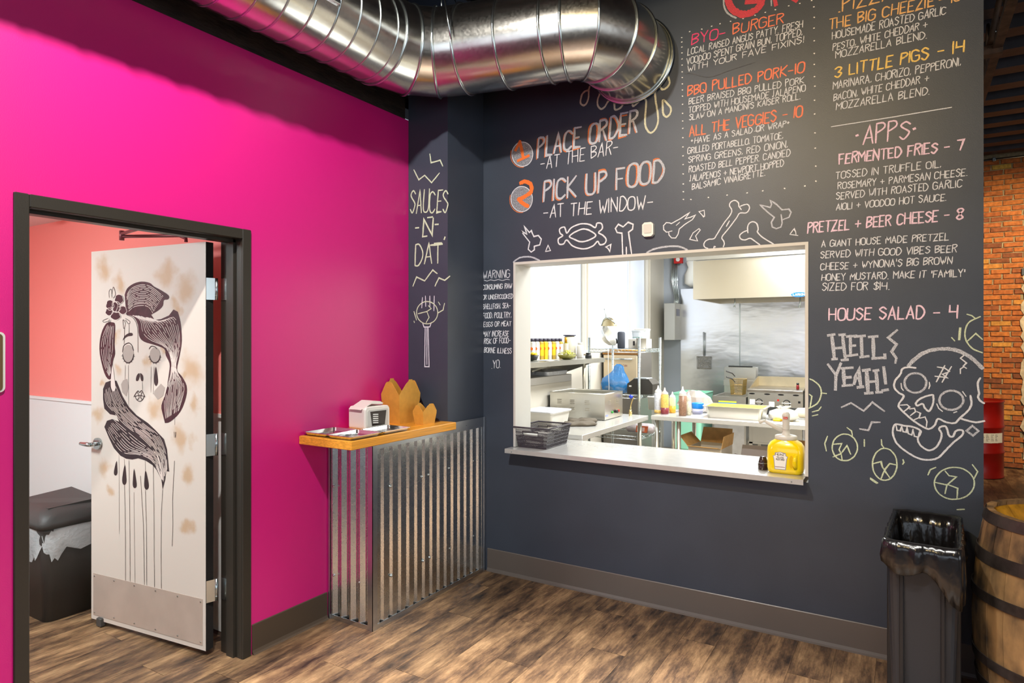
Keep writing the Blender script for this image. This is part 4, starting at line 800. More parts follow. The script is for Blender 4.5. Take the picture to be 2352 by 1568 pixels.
# aluminium trays
def tray(label, ctr, rz, lx=.21, ly=.155, z=BT):
    t = thing('sheet_tray', label, 'tray', (ctr[0], ctr[1], z), rz, 'small aluminium trays on the bar')
    q = G(); th = .0015
    o = lambda k, zz, e=0: [(a, b_, zz) for a, b_ in rrect(-lx/2-k+e, -ly/2-k+e, lx/2+k-e, ly/2+k-e, .012)]
    q.smooth = False
    q.loft([o(-.012, 0), o(-.002, .017), o(.004, .018), o(.004, .020), o(-.003, .0195), o(-.0135, .002)])
    q.obj('pan', mat('bright aluminium', c(226, 224, 220), .18, 1) if 'alub' not in M else M['alub'], t)
    return t
M['alub'] = mat('bright tray aluminium', c(228, 226, 222), .18, 1, bump=.03, bs=8)
def bt(px, py, z=BT): return onz(px, py, z)
tray('small aluminium tray nearest the pink wall, holding forks', (.100, 2.555), PI/2, .225, .175)
tray('small aluminium tray nearest the bar front corner', (.292, 2.545), PI/2, .225, .182, BT+.0005)
p = bt(865, 990); tray('small aluminium tray nearest the napkin dispenser', (.298, 2.785), PI/2, .225, .17)
def fork(label, p, rz):
    t = G(); t.smooth = True
    t.tube([(0, 0, .004), (.05, 0, .006), (.10, 0, .004)], [.004, .0025, .003], 6)
    t.box((.10, -.010, .003), (.125, .010, .005))
    for k in range(4): t.box((.125, -.010+k*.0055, .003), (.155, -.0075+k*.0055, .005))
    o = t.obj('fork', M['chrome']); o.location = p; o.rotation_euler = (0, 0, rz); tag(o, label, 'fork')
a = bt(722, 988, BT+.004); fork('steel fork lying in the tray nearest the wall', (a.x-.02, a.y-.02, BT+.003), math.radians(60))
a = bt(768, 1002, BT+.004); fork('steel fork lying in the front corner tray', (a.x, a.y-.02, BT+.003), math.radians(75))
# napkin dispenser
p = bt(850, 981)
t_ = thing('napkin_dispenser', 'white napkin dispenser beside the kraft boxes', 'dispenser', (.122, 2.835, BT), math.radians(-6))
g = G(); g.smooth = False
pr_ = rrect(-.095, 0, .095, .135, .02, 4)
pr_ = [(a, b_*(1.0+.12*(1 if a > 0 else 0)*0)) for a, b_ in pr_]
g.loft([[(k*.5*1.0, a*s_, b_*s2) for a, b_ in pr_] for k, s_, s2 in ((-.15, .93, .97), (-.13, 1, 1), (.13, 1, 1), (.15, .94, .97))])
g.obj('body', M['white_plastic'], t_)
g = G(); P = [(-.02, .128), (.03, .165), (.06, .160), (.075, .148), (.07, .142), (.02, .150), (-.03, .120)]
g.loft([[(-.055, -.06+a*1.6, b_) for a, b_ in P], [(.055, -.06+a*1.6, b_) for a, b_ in P]]) ; g.obj('lid', M['white_plastic'], t_)
# front faces (+x) : recessed window
g = G(); g.prism(rrect(-.078, .018, .078, .118, .012, 3), .003, 'yz', .0745); g.obj('bezel', M['cream'], t_)
g = G(); g.prism([(-.045, .025), (.05, .025), (.062, .108), (-.058, .108)], .0015, 'yz', .0776); w_ = g.obj('window', mat('dark display window', c(52, 44, 40), .12), t_)
g = G(); 
for k in range(5): g.prism([(-.04, .04+k*.012), (.0, .037+k*.012), (.0, .043+k*.012), (-.038, .046+k*.012)], .0008, 'yz', .0792)
g.obj('spiral_print', M['white_m'], w_)
# kraft takeout boxes: open, four flaps
def takeout(label, ctr, w0, w1, d0, d1, h, fh, rz):
    t = thing('takeout_box', label, 'box', (*ctr, BT), rz, 'open kraft takeout boxes')
    b0 = [(-w0/2, -d0/2, 0), (w0/2, -d0/2, 0), (w0/2, d0/2, 0), (-w0/2, d0/2, 0)]; b1 = [(-w1/2, -d1/2, h), (w1/2, -d1/2, h), (w1/2, d1/2, h), (-w1/2, d1/2, h)]
    q = G(); q.loft([b0, b1], cap=False); q.add(b0, [(0, 1, 2, 3)]); q.obj('body', M['kraft'], t)
    def flap(i, j, tip, outw, tab):
        A = Vector(b1[i]); B = Vector(b1[j]); ux = (B-A).normalized(); n = Vector((ux.y, -ux.x, 0)); Lh = (B-A).length
        P = [(0, 0), (0, fh*.28), (Lh*.30, fh*.9), (Lh*.38, fh)] + ([(Lh*.40, fh), (Lh*.42, fh*1.12), (Lh*.58, fh*1.12), (Lh*.60, fh)] if tab else []) + [(Lh*.62, fh), (Lh*.70, fh*.9), (Lh, fh*.28), (Lh, 0)]
        q = G(); pts = [A+ux*a+Vector((0, 0, b_*math.cos(outw)))+n*(b_*math.sin(outw)) for a, b_ in P]
        q.loft([pts, [p_-n*.0012 for p_ in pts]]); q.obj('flap', M['kraft'], t)
    flap(0, 1, 0, .10, False); flap(1, 2, 0, .06, True); flap(2, 3, 0, .10, False); flap(3, 0, 0, .02, True)
p1 = bt(922, 974); p2 = bt(975, 976)
takeout('tall open kraft takeout box at the back of the bar', (p1.x-.072, p1.y+.078), .13, .155, .15, .185, .150, .110, math.radians(-4))
takeout('small open kraft takeout box in front of the tall one', (p2.x-.040, p2.y+.052), .07, .085, .10, .122, .065, .055, math.radians(-4))
# ================================================================== DUCT
DZC = 3.27; R = .243
def circ(ctr, ax, r, n=56, miter=None):
    ax = ax.normalized(); up = Vector((0, 0, 1)); x = ax.cross(up).normalized(); y = x.cross(ax)
    return [ctr+x*math.cos(2*PI*i/n)*r+y*math.sin(2*PI*i/n)*r for i in range(n)]
path = [Vector(p) for p in ((.295, -4.4, DZC), (.295, 2.72, DZC), (.345, 2.92, DZC), (.475, 3.04, DZC), (.64, 3.09, DZC), (.89, 3.145, DZC), (1.14, 3.195, DZC), (1.235, 3.215, DZC), (1.33, 3.25, DZC), (1.385, 3.34, DZC), (1.405, 3.50, DZC), (1.41, BY-.004, DZC))]
t_ = thing('spiral_duct', 'large round galvanised air duct bending along the ceiling into the menu wall', 'duct', (0, 0, DZC)); dv = Vector((0, 0, DZC))
def ringpts(i, r, n=56):
    """mitre ring at joint i"""
    p = path[i]
    if i == 0: d = (path[1]-path[0])
    elif i == len(path)-1: d = path[-1]-path[-2]
    else: d = (path[i]-path[i-1]).normalized()+(path[i+1]-path[i]).normalized()
    d.normalize(); a = (path[min(i+1, len(path)-1)]-path[min(i, len(path)-2)]).normalized()
    k = 1/max(.5, abs(d.dot(a))); up = Vector((0, 0, 1)); x = d.cross(up).normalized()
    return [p+x*math.cos(2*PI*j/n)*r*k+up*math.sin(2*PI*j/n)*r for j in range(n)]
for i in range(len(path)-1):
    g = G(); g.smooth = True; n_ = 56
    A, B = ringpts(i, R), ringpts(i+1, R)
    if i == 0:
        # straight spiral run: fine rolled ribs
        k = 300; rings = []
        for s_ in range(k+1):
            t = s_/k; rr_ = 1+.004*math.sin(t*7.0/.0234*2*PI/ (7.0/.0234) *  (7.0/.0468)) if s_ not in (0, k) else 1
            rings.append([(a.lerp(b_, t)-(path[0].lerp(path[1], t)))*rr_+path[0].lerp(path[1], t) for a, b_ in zip(A, B)])
        g.loft(rings, cap=False); g.obj('spiral_run', M['duct'], t_, world=True, label='straight spiral-seamed run beside the pink wall')
    else:
        g.loft([A, B], cap=False); g.obj('elbow_section', M['duct'], t_, world=True)
for i in range(1, len(path)):
    g = G(); P = ringpts(i, R+.003) if i < len(path)-1 else circ(Vector((1.41, BY-.016, DZC)), Vector((0, 1, 0)), R+.008)
    g.tube(P, .0075 if i < len(path)-1 else .012, 8, closed=True); g.obj('seam_ring', M['chrome'], t_, world=True)
# one helical lock seam as turns, each a piece
pitch = .135; y = 2.55; 
while y > -.6:
    g = G(); P = [Vector((.295-(R+.002)*math.cos(a), y+pitch*a/(2*PI), DZC+(R+.002)*math.sin(a))) for a in [2*PI*i/48 for i in range(49)]]
    g.tube(P, .0042, 6); g.obj('spiral_seam', M['chrome'], t_, world=True); y -= pitch
# collar seam lines and drawband screws
for x in ():
    t = path[7]; d = (path[7]-path[6]).normalized(); pc = path[6]+(path[7]-path[6])*((x-.89)/.23) if x < 1.12 else path[7]+(path[8]-path[7])*.6
    g = G(); g.tube(circ(pc, d, R+.002), .005, 6, closed=True); g.obj('seam_ring', M['chrome'], t_, world=True)
# hanger wires
g = G(); a = ony(1014, 30, 2.95); g.tube([ony(1014, -20, 3.0), ony(1014, 30, 3.0)], .004, 6); tag(g.obj('hanger_wire', M['chrome']), 'short vertical hanger wire behind the duct elbow', 'wire')
g = G(); g.tube([ony(1018, -20, 2.78), ony(1036, 90, 2.78)], .004, 6); tag(g.obj('hanger_wire', M['chrome']), 'long thin hanger wire crossing in front of the duct elbow', 'wire')
g = G(); g.tube([ony(1040, -10, 3.3), ony(1056, 25, 3.3)], .003, 6); tag(g.obj('hanger_wire', M['chrome']), 'short slanted wire above the duct elbow', 'wire')
# hanging bracket at the top edge
p = onx(727, 6, .295+.15); g = G(); g.box((p.x-.06, p.y-.10, p.z-.01), (p.x+.10, p.y+.06, p.z+.02), .003); g.cyl(p+Vector((0, 0, -.03)), p+Vector((0, 0, .4)), .008, n=8); tag(g.obj('strut_bracket', M['zinc']), 'zinc strut bracket in front of the spiral duct', 'bracket')
# occupancy sensor
p = ony(1491, 528, BY); t_ = thing('wall_sensor', 'small white wall sensor above the kitchen window', 'sensor', p)
g = G(); g.prism([(-.034, -.03), (-.02, -.042), (.02, -.042), (.034, -.03), (.034, .03), (.02, .042), (-.02, .042), (-.034, .03)], .028, 'xz', -.028); g.obj('housing', M['white_plastic'], t_)
g = G(); g.prism(rrect(-.024, -.022, .024, .03, .006, 2), .004, 'xz', -.032); g.obj('lens', M['cream'], t_)

# ================================================================== TRASH CAN (front) and BARREL
t_ = thing('trash_can', 'tall slim black trash can with a black liner against the menu wall', 'trash can', (2.895, 3.35, 0), math.radians(-3))
hx, hy, Ht = .128, .285, .77
g = G()
g.loft([rr3(-hx*.82, -hy*.86, hx*.82, hy*.86, .03, 0), rr3(-hx*.98, -hy*.98, hx*.98, hy*.98, .035, Ht-.06), rr3(-hx*1.04, -hy*1.03, hx*1.04, hy*1.03, .035, Ht-.055), rr3(-hx*1.04, -hy*1.03, hx*1.04, hy*1.03, .035, Ht), rr3(-hx*.96, -hy*.97, hx*.96, hy*.97, .03, Ht), rr3(-hx*.80, -hy*.84, hx*.80, hy*.84, .03, .02)])
body = g.obj('body', mat('satin black plastic', c(40, 43, 48), .35, bump=.08, bs=400), t_)
g = G()
for sx in (-1, 1):
    for yy in (-.16, .16): g.box((sx*hx*.83-.004, yy-.012, .06), (sx*hx*.99+.003*sx, yy+.012, Ht-.08), .003)
for xx in (-.07, .07): g.box((xx-.008, -hy*.99-.004, .02), (xx+.008, -hy*.9, Ht-.08), .003)
g.obj('rib', mat('ribbed black plastic', c(26, 27, 30), .3), t_)
rl = random.Random(21); n_ = 120
def bag(k, zf, amp, r=.035):
    P = rrect(-hx*k, -hy*k, hx*k, hy*k, r, 6); # resample
    per = [0]; 
    for a, b_ in zip(P, P[1:]+P[:1]): per.append(per[-1]+math.dist(a, b_))
    out = []
    for i in range(n_):
        s_ = per[-1]*i/n_; j = max(q for q in range(len(P)) if per[q] <= s_); a = P[j]; b_ = P[(j+1) % len(P)]; f = (s_-per[j])/max(1e-9, per[j+1]-per[j]); x = a[0]*(1-f)+b_[0]*f; y = a[1]*(1-f)+b_[1]*f
        l = math.hypot(x, y); e = folds[i]*amp; out.append((x*(1+e/l), y*(1+e/l), zf(i, x, y)))
    return out
folds = [math.sin(i*.9+2*math.sin(i*.23))*.6+rl.uniform(-.6, .6) for i in range(n_)]
# hem hangs lower towards the right front corner
def hem(i, x, y): return Ht-.075+.018*math.sin(i*.45)-.13*max(0, (x/hx))**1.3*max(0, (-y/hy))-.03*max(0, -y/hy)
g = G(); g.smooth = True
g.loft([bag(.70, lambda i, x, y: .30, .006), bag(.80, lambda i, x, y: Ht-.22, .007), bag(.87, lambda i, x, y: Ht-.05, .004), bag(.93, lambda i, x, y: Ht+.003, .001), bag(1.0, lambda i, x, y: Ht+.007, .001), bag(1.075, lambda i, x, y: Ht+.004+.002*math.sin(i), .004), bag(1.09, lambda i, x, y: Ht-.028, .007), bag(1.10, lambda i, x, y: (Ht-.028)*.5+hem(i, x, y)*.5, .014), bag(1.08, hem, .011), bag(1.05, lambda i, x, y: hem(i, x, y)-.006, .006)], cap=False)
g.add([(-hx*.8, -hy*.8, .31), (hx*.8, -hy*.8, .31), (hx*.8, hy*.8, .31), (-hx*.8, hy*.8, .31)], [(0, 1, 2, 3)])
g.obj('bin_liner', mat('glossy black film', c(24, 23, 24), .2, bump=.7, bs=20, spec=.7, stretch=(1, 1, .4)), t_)
# barrel
BC = Vector((3.40, 3.395, 0)); BH = .885
t_ = thing('oak_barrel', 'weathered oak barrel with dark steel hoops right of the trash can', 'barrel', BC)
def rad(z): u = (z-BH/2)/(BH/2); return .335-.052*u*u
stave = mat('weathered oak stave', c(70, 58, 46), .7, col2=c(190, 150, 98), vs=1.6, bump=.25, bs=4, stretch=(6, 6, 3), rand=.35)
ns = 26
for k in range(ns):
    a0 = 2*PI*k/ns+.004; a1 = 2*PI*(k+1)/ns-.004; q = G(); q.smooth = False; rings = []
    for j in range(11):
        z = BH*j/10; r = rad(z)+.0015*((k*7) % 3-1)
        rings.append([(r*math.cos(a), r*math.sin(a), z) for a in (a0, (a0+a1)/2, a1)]+[((r-.022)*math.cos(a), (r-.022)*math.sin(a), z) for a in (a1, a0)])
    q.loft(rings); q.obj('stave', stave, t_)
def hoop(z0, z1):
    q = G(); q.smooth = True; n = 64; R0 = []
    for z, e in ((z0, .001), (z0, .005), (z1, .005), (z1, .001)):
        R0.append([((rad(z)+e)*math.cos(2*PI*i/n), (rad(z)+e)*math.sin(2*PI*i/n), z) for i in range(n)])
    q.smooth = False; q.loft(R0, cap=False); q.obj('hoop', hoopm, t_)
hoopm = mat('dark weathered hoop steel', c(74, 66, 62), .5, .55, var=.35, vs=14, bump=.12, bs=50)
for a, b_ in ((BH-.045, BH-.002), (BH-.205, BH-.155), (BH-.355, BH-.315), (.27, .31), (.155, .205), (.002, .045)): hoop(a, b_)
for k in range(7):
    w_ = .27*2/7; x0 = -.27+k*w_; x1 = x0+w_-.001; q = G(); r_ = .268
    f = lambda x: math.sqrt(max(0, r_*r_-x*x)); xs = [x0+(x1-x0)*i/6 for i in range(7)]
    P = [(x, f(max(-r_, min(r_, x)))) for x in xs]+[(x, -f(max(-r_, min(r_, x)))) for x in xs[::-1]]
    q.prism([(a, b_) for a, b_ in P if True], .018, 'xy', BH-.038); q.obj('head_board', mat('golden barrel head', c(206, 150, 34), .5, var=.35, vs=2, bump=.2, bs=8, stretch=(14, 2, 1)) if k == 0 else bpy.data.materials['golden barrel head'], t_)
# stencilled marks on the barrel
q = G(); ft = mat('faded stencil', c(44, 34, 28), .8)
for i, ch in enumerate('61'):
    a = math.radians(228+i*9)
    for P in glyph(ch): 
        NL = [0]
        ribbon(q, [(p[0]*.007+i*.0, p[1]*.012) for p in P], .008, lambda u, v, l, a=a: ((rad(.50)+.0035)*math.cos(a+u/.33), (rad(.50)+.0035)*math.sin(a+u/.33), .47+v))
q.obj('stencil_mark', ft, t_)
# red drum far right
DC = None; a = ony(2262, 1090, 9.2); b_ = ony(2309, 1090, 9.2)
p = onz(2308, 1097, 0); cxd = p.x-.29
t_ = thing('steel_drum', 'dark red steel drum against the brick wall', 'drum', (cxd, p.y+.05, 0))
redm = mat('dark red enamel', c(128, 14, 10), .35, var=.15, vs=5)
g = G(); g.lathe([(.27, 0), (.29, .004), (.293, .012), (.286, .018), (.286, .27), (.296, .285), (.296, .30), (.286, .315), (.286, .56), (.296, .575), (.296, .59), (.286, .605), (.286, .855), (.295, .865), (.295, .88), (.285, .88), (.283, .86), (.001, .858)], 48, cap=False); g.obj('shell', redm, t_)
q = G(); r_ = .2885; n = 10
for j in range(n):
    a0 = math.radians(-106+j*8); a1 = math.radians(-106+(j+1)*8)
    z0, z1_ = .41, .52
    q.add([(r_*math.cos(a0), r_*math.sin(a0), z0), (r_*math.cos(a1), r_*math.sin(a1), z0-.002*(j % 2)), (r_*math.cos(a1), r_*math.sin(a1), z1_), (r_*math.cos(a0), r_*math.sin(a0), z1_)], [(0, 1, 2, 3)])
lb = q.obj('label_sheet', M['card2'], t_)
q = G(); r_ = .2892
for k, z in enumerate((.50, .485, .47, .452, .435)):
    for j in range(6):
        a0 = math.radians(-100+j*10); a1 = a0+math.radians(7-(k*3+j) % 4); q.add([(r_*math.cos(a0), r_*math.sin(a0), z), (r_*math.cos(a1), r_*math.sin(a1), z), (r_*math.cos(a1), r_*math.sin(a1), z+.004), (r_*math.cos(a0), r_*math.sin(a0), z+.004)], [(0, 1, 2, 3)])
q.obj('print', M['ink'], lb)
# ================================================================== PASS-THROUGH LEDGE AND WHAT STANDS ON IT
LZ = .866
g = G(); g.box((.557, 3.645, LZ-.004), (2.372, BY-.008, LZ)); g.box((.590, BY-.008, LZ-.004), (2.366, 4.22, LZ)); g.box((.557, 3.645, LZ-.028), (2.372, 3.649, LZ-.004)); g.box((.590, 4.216, LZ-.028), (2.366, 4.22, LZ-.004))
led = tag(g.obj('steel_ledge', M['steeltop']), 'stainless steel ledge of the kitchen pass window', 'ledge')
for px, py in ((1175, 1034), (1818, 1103)):
    p = ony(px, py, 3.645); q = G(); q.ball((p.x, 3.644, LZ-.016), .004, 8, 6); q.obj('screw', M['chrome'], led)
def ptext(txt, o, ux, uz, L, H, m, parent, name='lettering', wd=None, n=None):
    adv = [WD.get(ch, 4) for ch in txt]; tot = sum(adv)+1.25*(len(txt)-1); k = L/tot; q = G(); u = 0; W = wd or H*.16; o = Vector(o); ux = Vector(ux); uz = Vector(uz); n = ux.cross(uz)
    for ch, ad in zip(txt, adv):
        w_ = 1 if ch in 'I1' else (.5 if ch in ".,'" else ad/4)
        for P in glyph(ch): ribbon(q, [((u+p[0]*w_)*k, p[1]/6*H) for p in P], W, lambda a, b_, l: o+ux*a+uz*b_+n*(.0004+l))
        u += ad+1.25
    return q.obj(name, m, parent)
# woven basket
t_ = thing('woven_basket', 'dark plastic woven basket on the left end of the steel ledge', 'basket', (0, 0, 0))
bk = mat('dark woven plastic', c(62, 55, 62), .45)
bx0, bx1, by0, by1, bz0, bz1 = .585, .81, 3.755, 4.05, LZ+.001, LZ+.135
tp = .022
def bpnt(side, u, v):   # side 0 front 1 right 2 back 3 left
    e = tp*v; X0, X1, Y0, Y1 = bx0-e+.012, bx1+e, by0-e, by1+e; z = bz0+(bz1-bz0)*v
    return Vector(((X0+(X1-X0)*u, Y0, z), (X1, Y0+(Y1-Y0)*u, z), (X1-(X1-X0)*u, Y1, z), (X0, Y1-(Y1-Y0)*u, z))[side])
for s_, lab in enumerate(('front', 'right', 'back', 'left')):
    q = G(); nu = (24, 28, 24, 28)[s_]; nv = 10
    def hole(u, v): return s_ in (0, 2) and .26 < u < .70 and .60 < v < .80
    for i in range(nu):
        for j in range(nv):
            u0, u1, v0, v1 = i/nu, (i+1)/nu, .04+.90*j/nv, .04+.90*(j+1)/nv
            if hole((u0+u1)/2, (v0+v1)/2): continue
            a, b_, cc, dd = bpnt(s_, u0, v0), bpnt(s_, u1, v0), bpnt(s_, u1, v1), bpnt(s_, u0, v1)
            q.tube([a, cc], .0017, 4, cap=False); q.tube([b_, dd], .0017, 4, cap=False)
            if j % 2 == 0: q.tube([a, b_], .0020, 4, cap=False)
    if s_ in (0, 2): q.tube([bpnt(s_, *p) for p in ((.25, .58), (.71, .58), (.71, .82), (.25, .82), (.25, .58))], .0035, 5)
    o = q.obj('woven_side', bk, t_); o['kind'] = 'stuff'
q = G(); q.tube([bpnt(0, 0, 1), bpnt(1, 0, 1), bpnt(2, 0, 1), bpnt(3, 0, 1)], .006, 8, closed=True); q.obj('rim', bk, t_)
q = G(); q.box((bx0+.01, by0, bz0), (bx1, by1, bz0+.006)); q.obj('base', bk, t_)
g = G(); P = [(.02, 0), (.16, .01), (.165, .15), (.03, .14)]; g.prism([(a+.60, b_+3.80) for a, b_ in P], .075, 'xy', bz0+.008); tag(g.obj('folded_napkin', M['cream']), 'cream folded paper stack inside the woven basket', 'napkin')
# mustard jug
t_ = thing('mustard_jug', 'yellow mustard jug with cream pump at the right end of the ledge', 'jug', (2.266, 3.80, LZ))
yel = mat('mustard yellow', c(246, 214, 0), .22, coat=.4); yd = mat('painted mustard shade', c(222, 180, 0), .3)
def prr(w_, d_, r, z): return [(a, b_, z) for a, b_ in rrect(-w_, -d_, w_, d_, r, 5)]
g = G(); g.smooth = True
g.loft([prr(.080, .052, .03, 0), prr(.088, .060, .035, .008), prr(.092, .062, .035, .03), prr(.092, .062, .035, .115), prr(.089, .06, .035, .145), prr(.078, .052, .04, .165), prr(.055, .05, .048, .180), prr(.048, .048, .046, .184)]); g.obj('body', yel, t_)
g = G(); g.smooth = True; g.tube([(.056, -.058, .035), (.052, -.068, .055), (.052, -.068, .085), (.056, -.060, .108)], [.010, .012, .012, .009], 10); g.obj('handle', yel, t_)
g = G(); g.prism([(.036+.011*math.cos(a)*1.0, .07+.034*math.sin(a)) for a in [2*PI*i/20 for i in range(20)]], .001, 'xz', -.0632); g.obj('recess_shade', yd, t_)  # flat oval in darker yellow, shade of the handle hollow painted on
lp = [(-.036, .018), (.020, .018), (.026, .075), (.031, .090), (.022, .094), (.020, .108), (-.008, .114), (-.034, .108), (-.036, .094), (-.046, .090), (-.041, .075)]
g = G(); g.prism([(a-.012, b_+.006) for a, b_ in lp], .001, 'xz', -.0635); lab = g.obj('label', mat('grey label border', c(150, 146, 160), .5), t_)
g = G(); g.prism([(-.008-.012+(a+.008)*.90, .066+.006+(b_-.066)*.93) for a, b_ in lp], .0008, 'xz', -.0642); g.obj('label_face', M['white_m'], lab)
ink = M['ink']
ptext('HEINZ', (-.042, -.0644, .100), (1, 0, 0), (0, 0, 1), .043, .011, ink, lab)
ptext('YELLOW', (-.038, -.0644, .086), (1, 0, 0), (0, 0, 1), .036, .008, ink, lab); ptext('MUSTARD', (-.041, -.0644, .074), (1, 0, 0), (0, 0, 1), .042, .009, ink, lab)
g = G(); g.box((-.045, -.0652, .037), (.004, -.0645, .0395)); g.obj('label_stripe', mat('stripe ink', c(120, 60, 70), .6), lab)
g = G(); g.lathe([(.052, .180), (.056, .183), (.056, .200), (.050, .203), (.020, .206), (.020, .235), (.022, .236)], 28, cap=False); g.obj('lid', M['cream'], t_)
g = G(); g.lathe([(.018, .235), (.0185, .30), (.020, .302), (.020, .315), (.014, .328), (.001, .331)], 24, cap=False); g.obj('pump', M['cream'], t_)
g = G(); g.tube([(-.005, 0, .222), (-.06, -.008, .250), (-.105, -.014, .275)], [.013, .012, .010], 12); g.tube([(-.105, -.014, .275), (-.128, -.016, .270), (-.135, -.017, .262)], [.010, .009, .008], 10); g.obj('nozzle', M['cream'], t_)
q = G(); q.add([(.0215*math.sin(b_), -.0215*math.cos(b_), .298+.006*s_) for b_ in (-.55, -.3, 0, .3, .55) for s_ in (-1, 1)], [(0, 2, 3, 1), (2, 4, 5, 3), (4, 6, 7, 5), (6, 8, 9, 7)]); rl_ = q.obj('red_badge', M['red'], t_)
ptext('HEINZ', (-.0095, -.0222, .2955), (1, 0, 0), (0, 0, 1), .019, .005, M['white_m'], rl_)
# small dark bottle
p = onz(1751, 1079, LZ); g = G(); g.lathe([(.017, 0), (.0185, .002), (.0185, .022), (.0175, .024), (.0175, .026), (.012, .048), (.010, .05), (.001, .05)], 20, cap=False)
t_ = thing('sauce_cup', 'small dark brown tapered cup left of the mustard jug', 'cup', (p.x, p.y+.022, LZ)); g.v = [Vector((v.x*1.45, v.y*1.45, v.z*1.45)) for v in g.v]; g.obj('body', mat('dark brown gloss', c(52, 34, 30), .2), t_)
q = G(); q.tube([(.0268*math.cos(a), .0268*math.sin(a), .037) for a in [2*PI*i/24 for i in range(24)]], .0012, 6, closed=True); q.obj('ring', M['chrome'], t_)

# ================================================================== KITCHEN
def legs(t, xs, ys, z, r=.019):
    for x in xs:
        for y in ys: q = G(); q.cyl((x, y, 0), (x, y, z), r, n=14); q.obj('leg', M['steel'], t, world=True)
# left prep table
t_ = thing('prep_table', 'stainless prep table running from the ledge into the kitchen', 'table', (.13, 4.24, 0))
g = G(); g.box((.13, 4.24, .86), (.842, 5.63, .90), .002); g.obj('table_top', M['steeltop'], t_, world=True); legs(t_, (.20, .79), (4.34, 5.55), .859)
# rear prep table
t_ = thing('prep_table', 'stainless prep table across the kitchen holding sauce bottles', 'table', (.862, 5.64, 0))
g = G(); g.box((.862, 5.64, .862), (2.60, 6.25, .90), .002); g.obj('table_top', M['steeltop'], t_, world=True); g = G(); g.box((.87, 5.66, .86), (.862+1.72, 5.68, .8615)); legs(t_, (.90, 1.10, 2.3), (5.69, 6.18), .861)
g = G(); g.box((.88, 5.66, .26), (2.58, 6.22, .28)); g.obj('undershelf', M['steel'], t_, world=True)
# food warmer
t_ = thing('food_warmer', 'stainless countertop food warmer with vent slots', 'warmer', (.135, 5.08, .905))
def warm(W, D, H):
    q = G()
    o = [(0, 0), (W, 0), (W, D), (0, D)]; i_ = [(.045, .045), (W-.045, .045), (W-.045, D-.045), (.045, D-.045)]
    R0 = [[(a, b_, z) for a, b_ in o] for z in (0, H)]+[[(a, b_, z) for a, b_ in i_] for z in (H, H-.13)]
    q.loft(R0); q.obj('body', M['steel'], t_)
    q = G(); q.tube([(a, b_, H+.002) for a, b_ in o], .004, 6, closed=True); q.obj('rim', M['steel'], t_)
    for gx in (.07, .195, .335):
        for r_ in (.150, .135, .120, .085, .070):
            q = G(); q.loft([[(gx, -.0005, r_), (gx+.045, -.0005, r_), (gx+.045, -.0005, r_+.008), (gx, -.0005, r_+.008)], [(gx+.003, -.004, r_), (gx+.042, -.004, r_), (gx+.045, -.0005, r_+.008), (gx, -.0005, r_+.008)]]); q.obj('vent', M['alu'], t_)
    for gy in (.09, .26):
        for r_ in (.150, .135, .120):
            q = G(); q.box((W+.0005, gy, r_), (W+.004, gy+.035, r_+.006)); q.obj('vent', M['alu'], t_)
    for gy, m in ((.16, M['green']), (.30, M['red'])): q = G(); q.cyl((W, gy, .052), (W+.008, gy, .052), .011, n=14); q.obj('pilot_light', m, t_)
    q = G(); q.cyl((W, .235, .052), (W+.022, .235, .052), .015, n=16); q.obj('control_knob', M['black_plastic'], t_)
    q = G(); q.box((W+.0005, .02, .025), (W+.0015, .07, .04)); q.obj('badge', mat('badge blue', c(150, 160, 220), .5), t_)
    for a, b_ in ((.03, .03), (W-.03, .03), (.03, D-.03), (W-.03, D-.03)): q = G(); q.cyl((a, b_, -.005), (a, b_, .002), .012, n=8); q.obj('foot', M['black_plastic'], t_)
warm(.52, .40, .215)
# brass valve
t_ = thing('gas_valve', 'brass pipe valve with blue ball handle on the prep table', 'valve', (0, 0, 0))
p = onz(1448, 955, .8985); q = G(); q.tube([(p.x, p.y, .8985), (p.x, p.y, .955)], [.014, .011], 10); q.tube([(p.x-.015, p.y, .925), (p.x+.015, p.y, .925)], .008, 8); q.tube([p+Vector((0, 0, .05)), p+Vector((.004, 0, .10)), p+Vector((.022, .0, .155)), p+Vector((.03, 0, .165))], .006, 8); q.obj('pipe', mat('brass', c(200, 176, 120), .3, 1), t_)
q = G(); q.ball(p+Vector((.005, 0, .172)), .019, 14, 8); q.obj('ball_handle', mat('cobalt plastic', c(40, 66, 190), .3), t_)
# tub with film and mitts on the left table
def tub(name, label, cat, loc, w_, d_, h, m, lidm=None, contents=None, rz=0, lidn='lid', group=None):
    t = thing(name, label, cat, loc, rz, group); q = G(); q.smooth = False
    q.loft([prr(w_*.42, d_*.42, .015, 0), prr(w_*.47, d_*.47, .02, h*.93), prr(w_*.5, d_*.5, .02, h*.94), prr(w_*.5, d_*.5, .02, h), prr(w_*.455, d_*.455, .02, h), prr(w_*.41, d_*.41, .015, h*.1)]); q.obj('body', m, t)
    if contents: q = G(); q.loft([prr(w_*.41, d_*.41, .015, h*.1), prr(w_*.445, d_*.445, .018, h*contents[1])]); q.obj('contents', contents[0], t)
    if lidm: q = G(); q.loft([prr(w_*.51, d_*.51, .02, h+.001), prr(w_*.51, d_*.51, .02, h+.008), prr(w_*.45, d_*.45, .02, h+.012)]); q.obj(lidn, lidm, t)
    return t
tub('food_tub', 'cream food tub under crumpled film beside the warmer', 'tub', (.34, 4.62, .901), .30, .34, .11, M['white_plastic'], mat('crumpled film', c(232, 234, 240), .2, bump=1, bs=30))
gm = mat('grey oven mitt cloth', c(104, 96, 84), .85, bump=.3, bs=60)
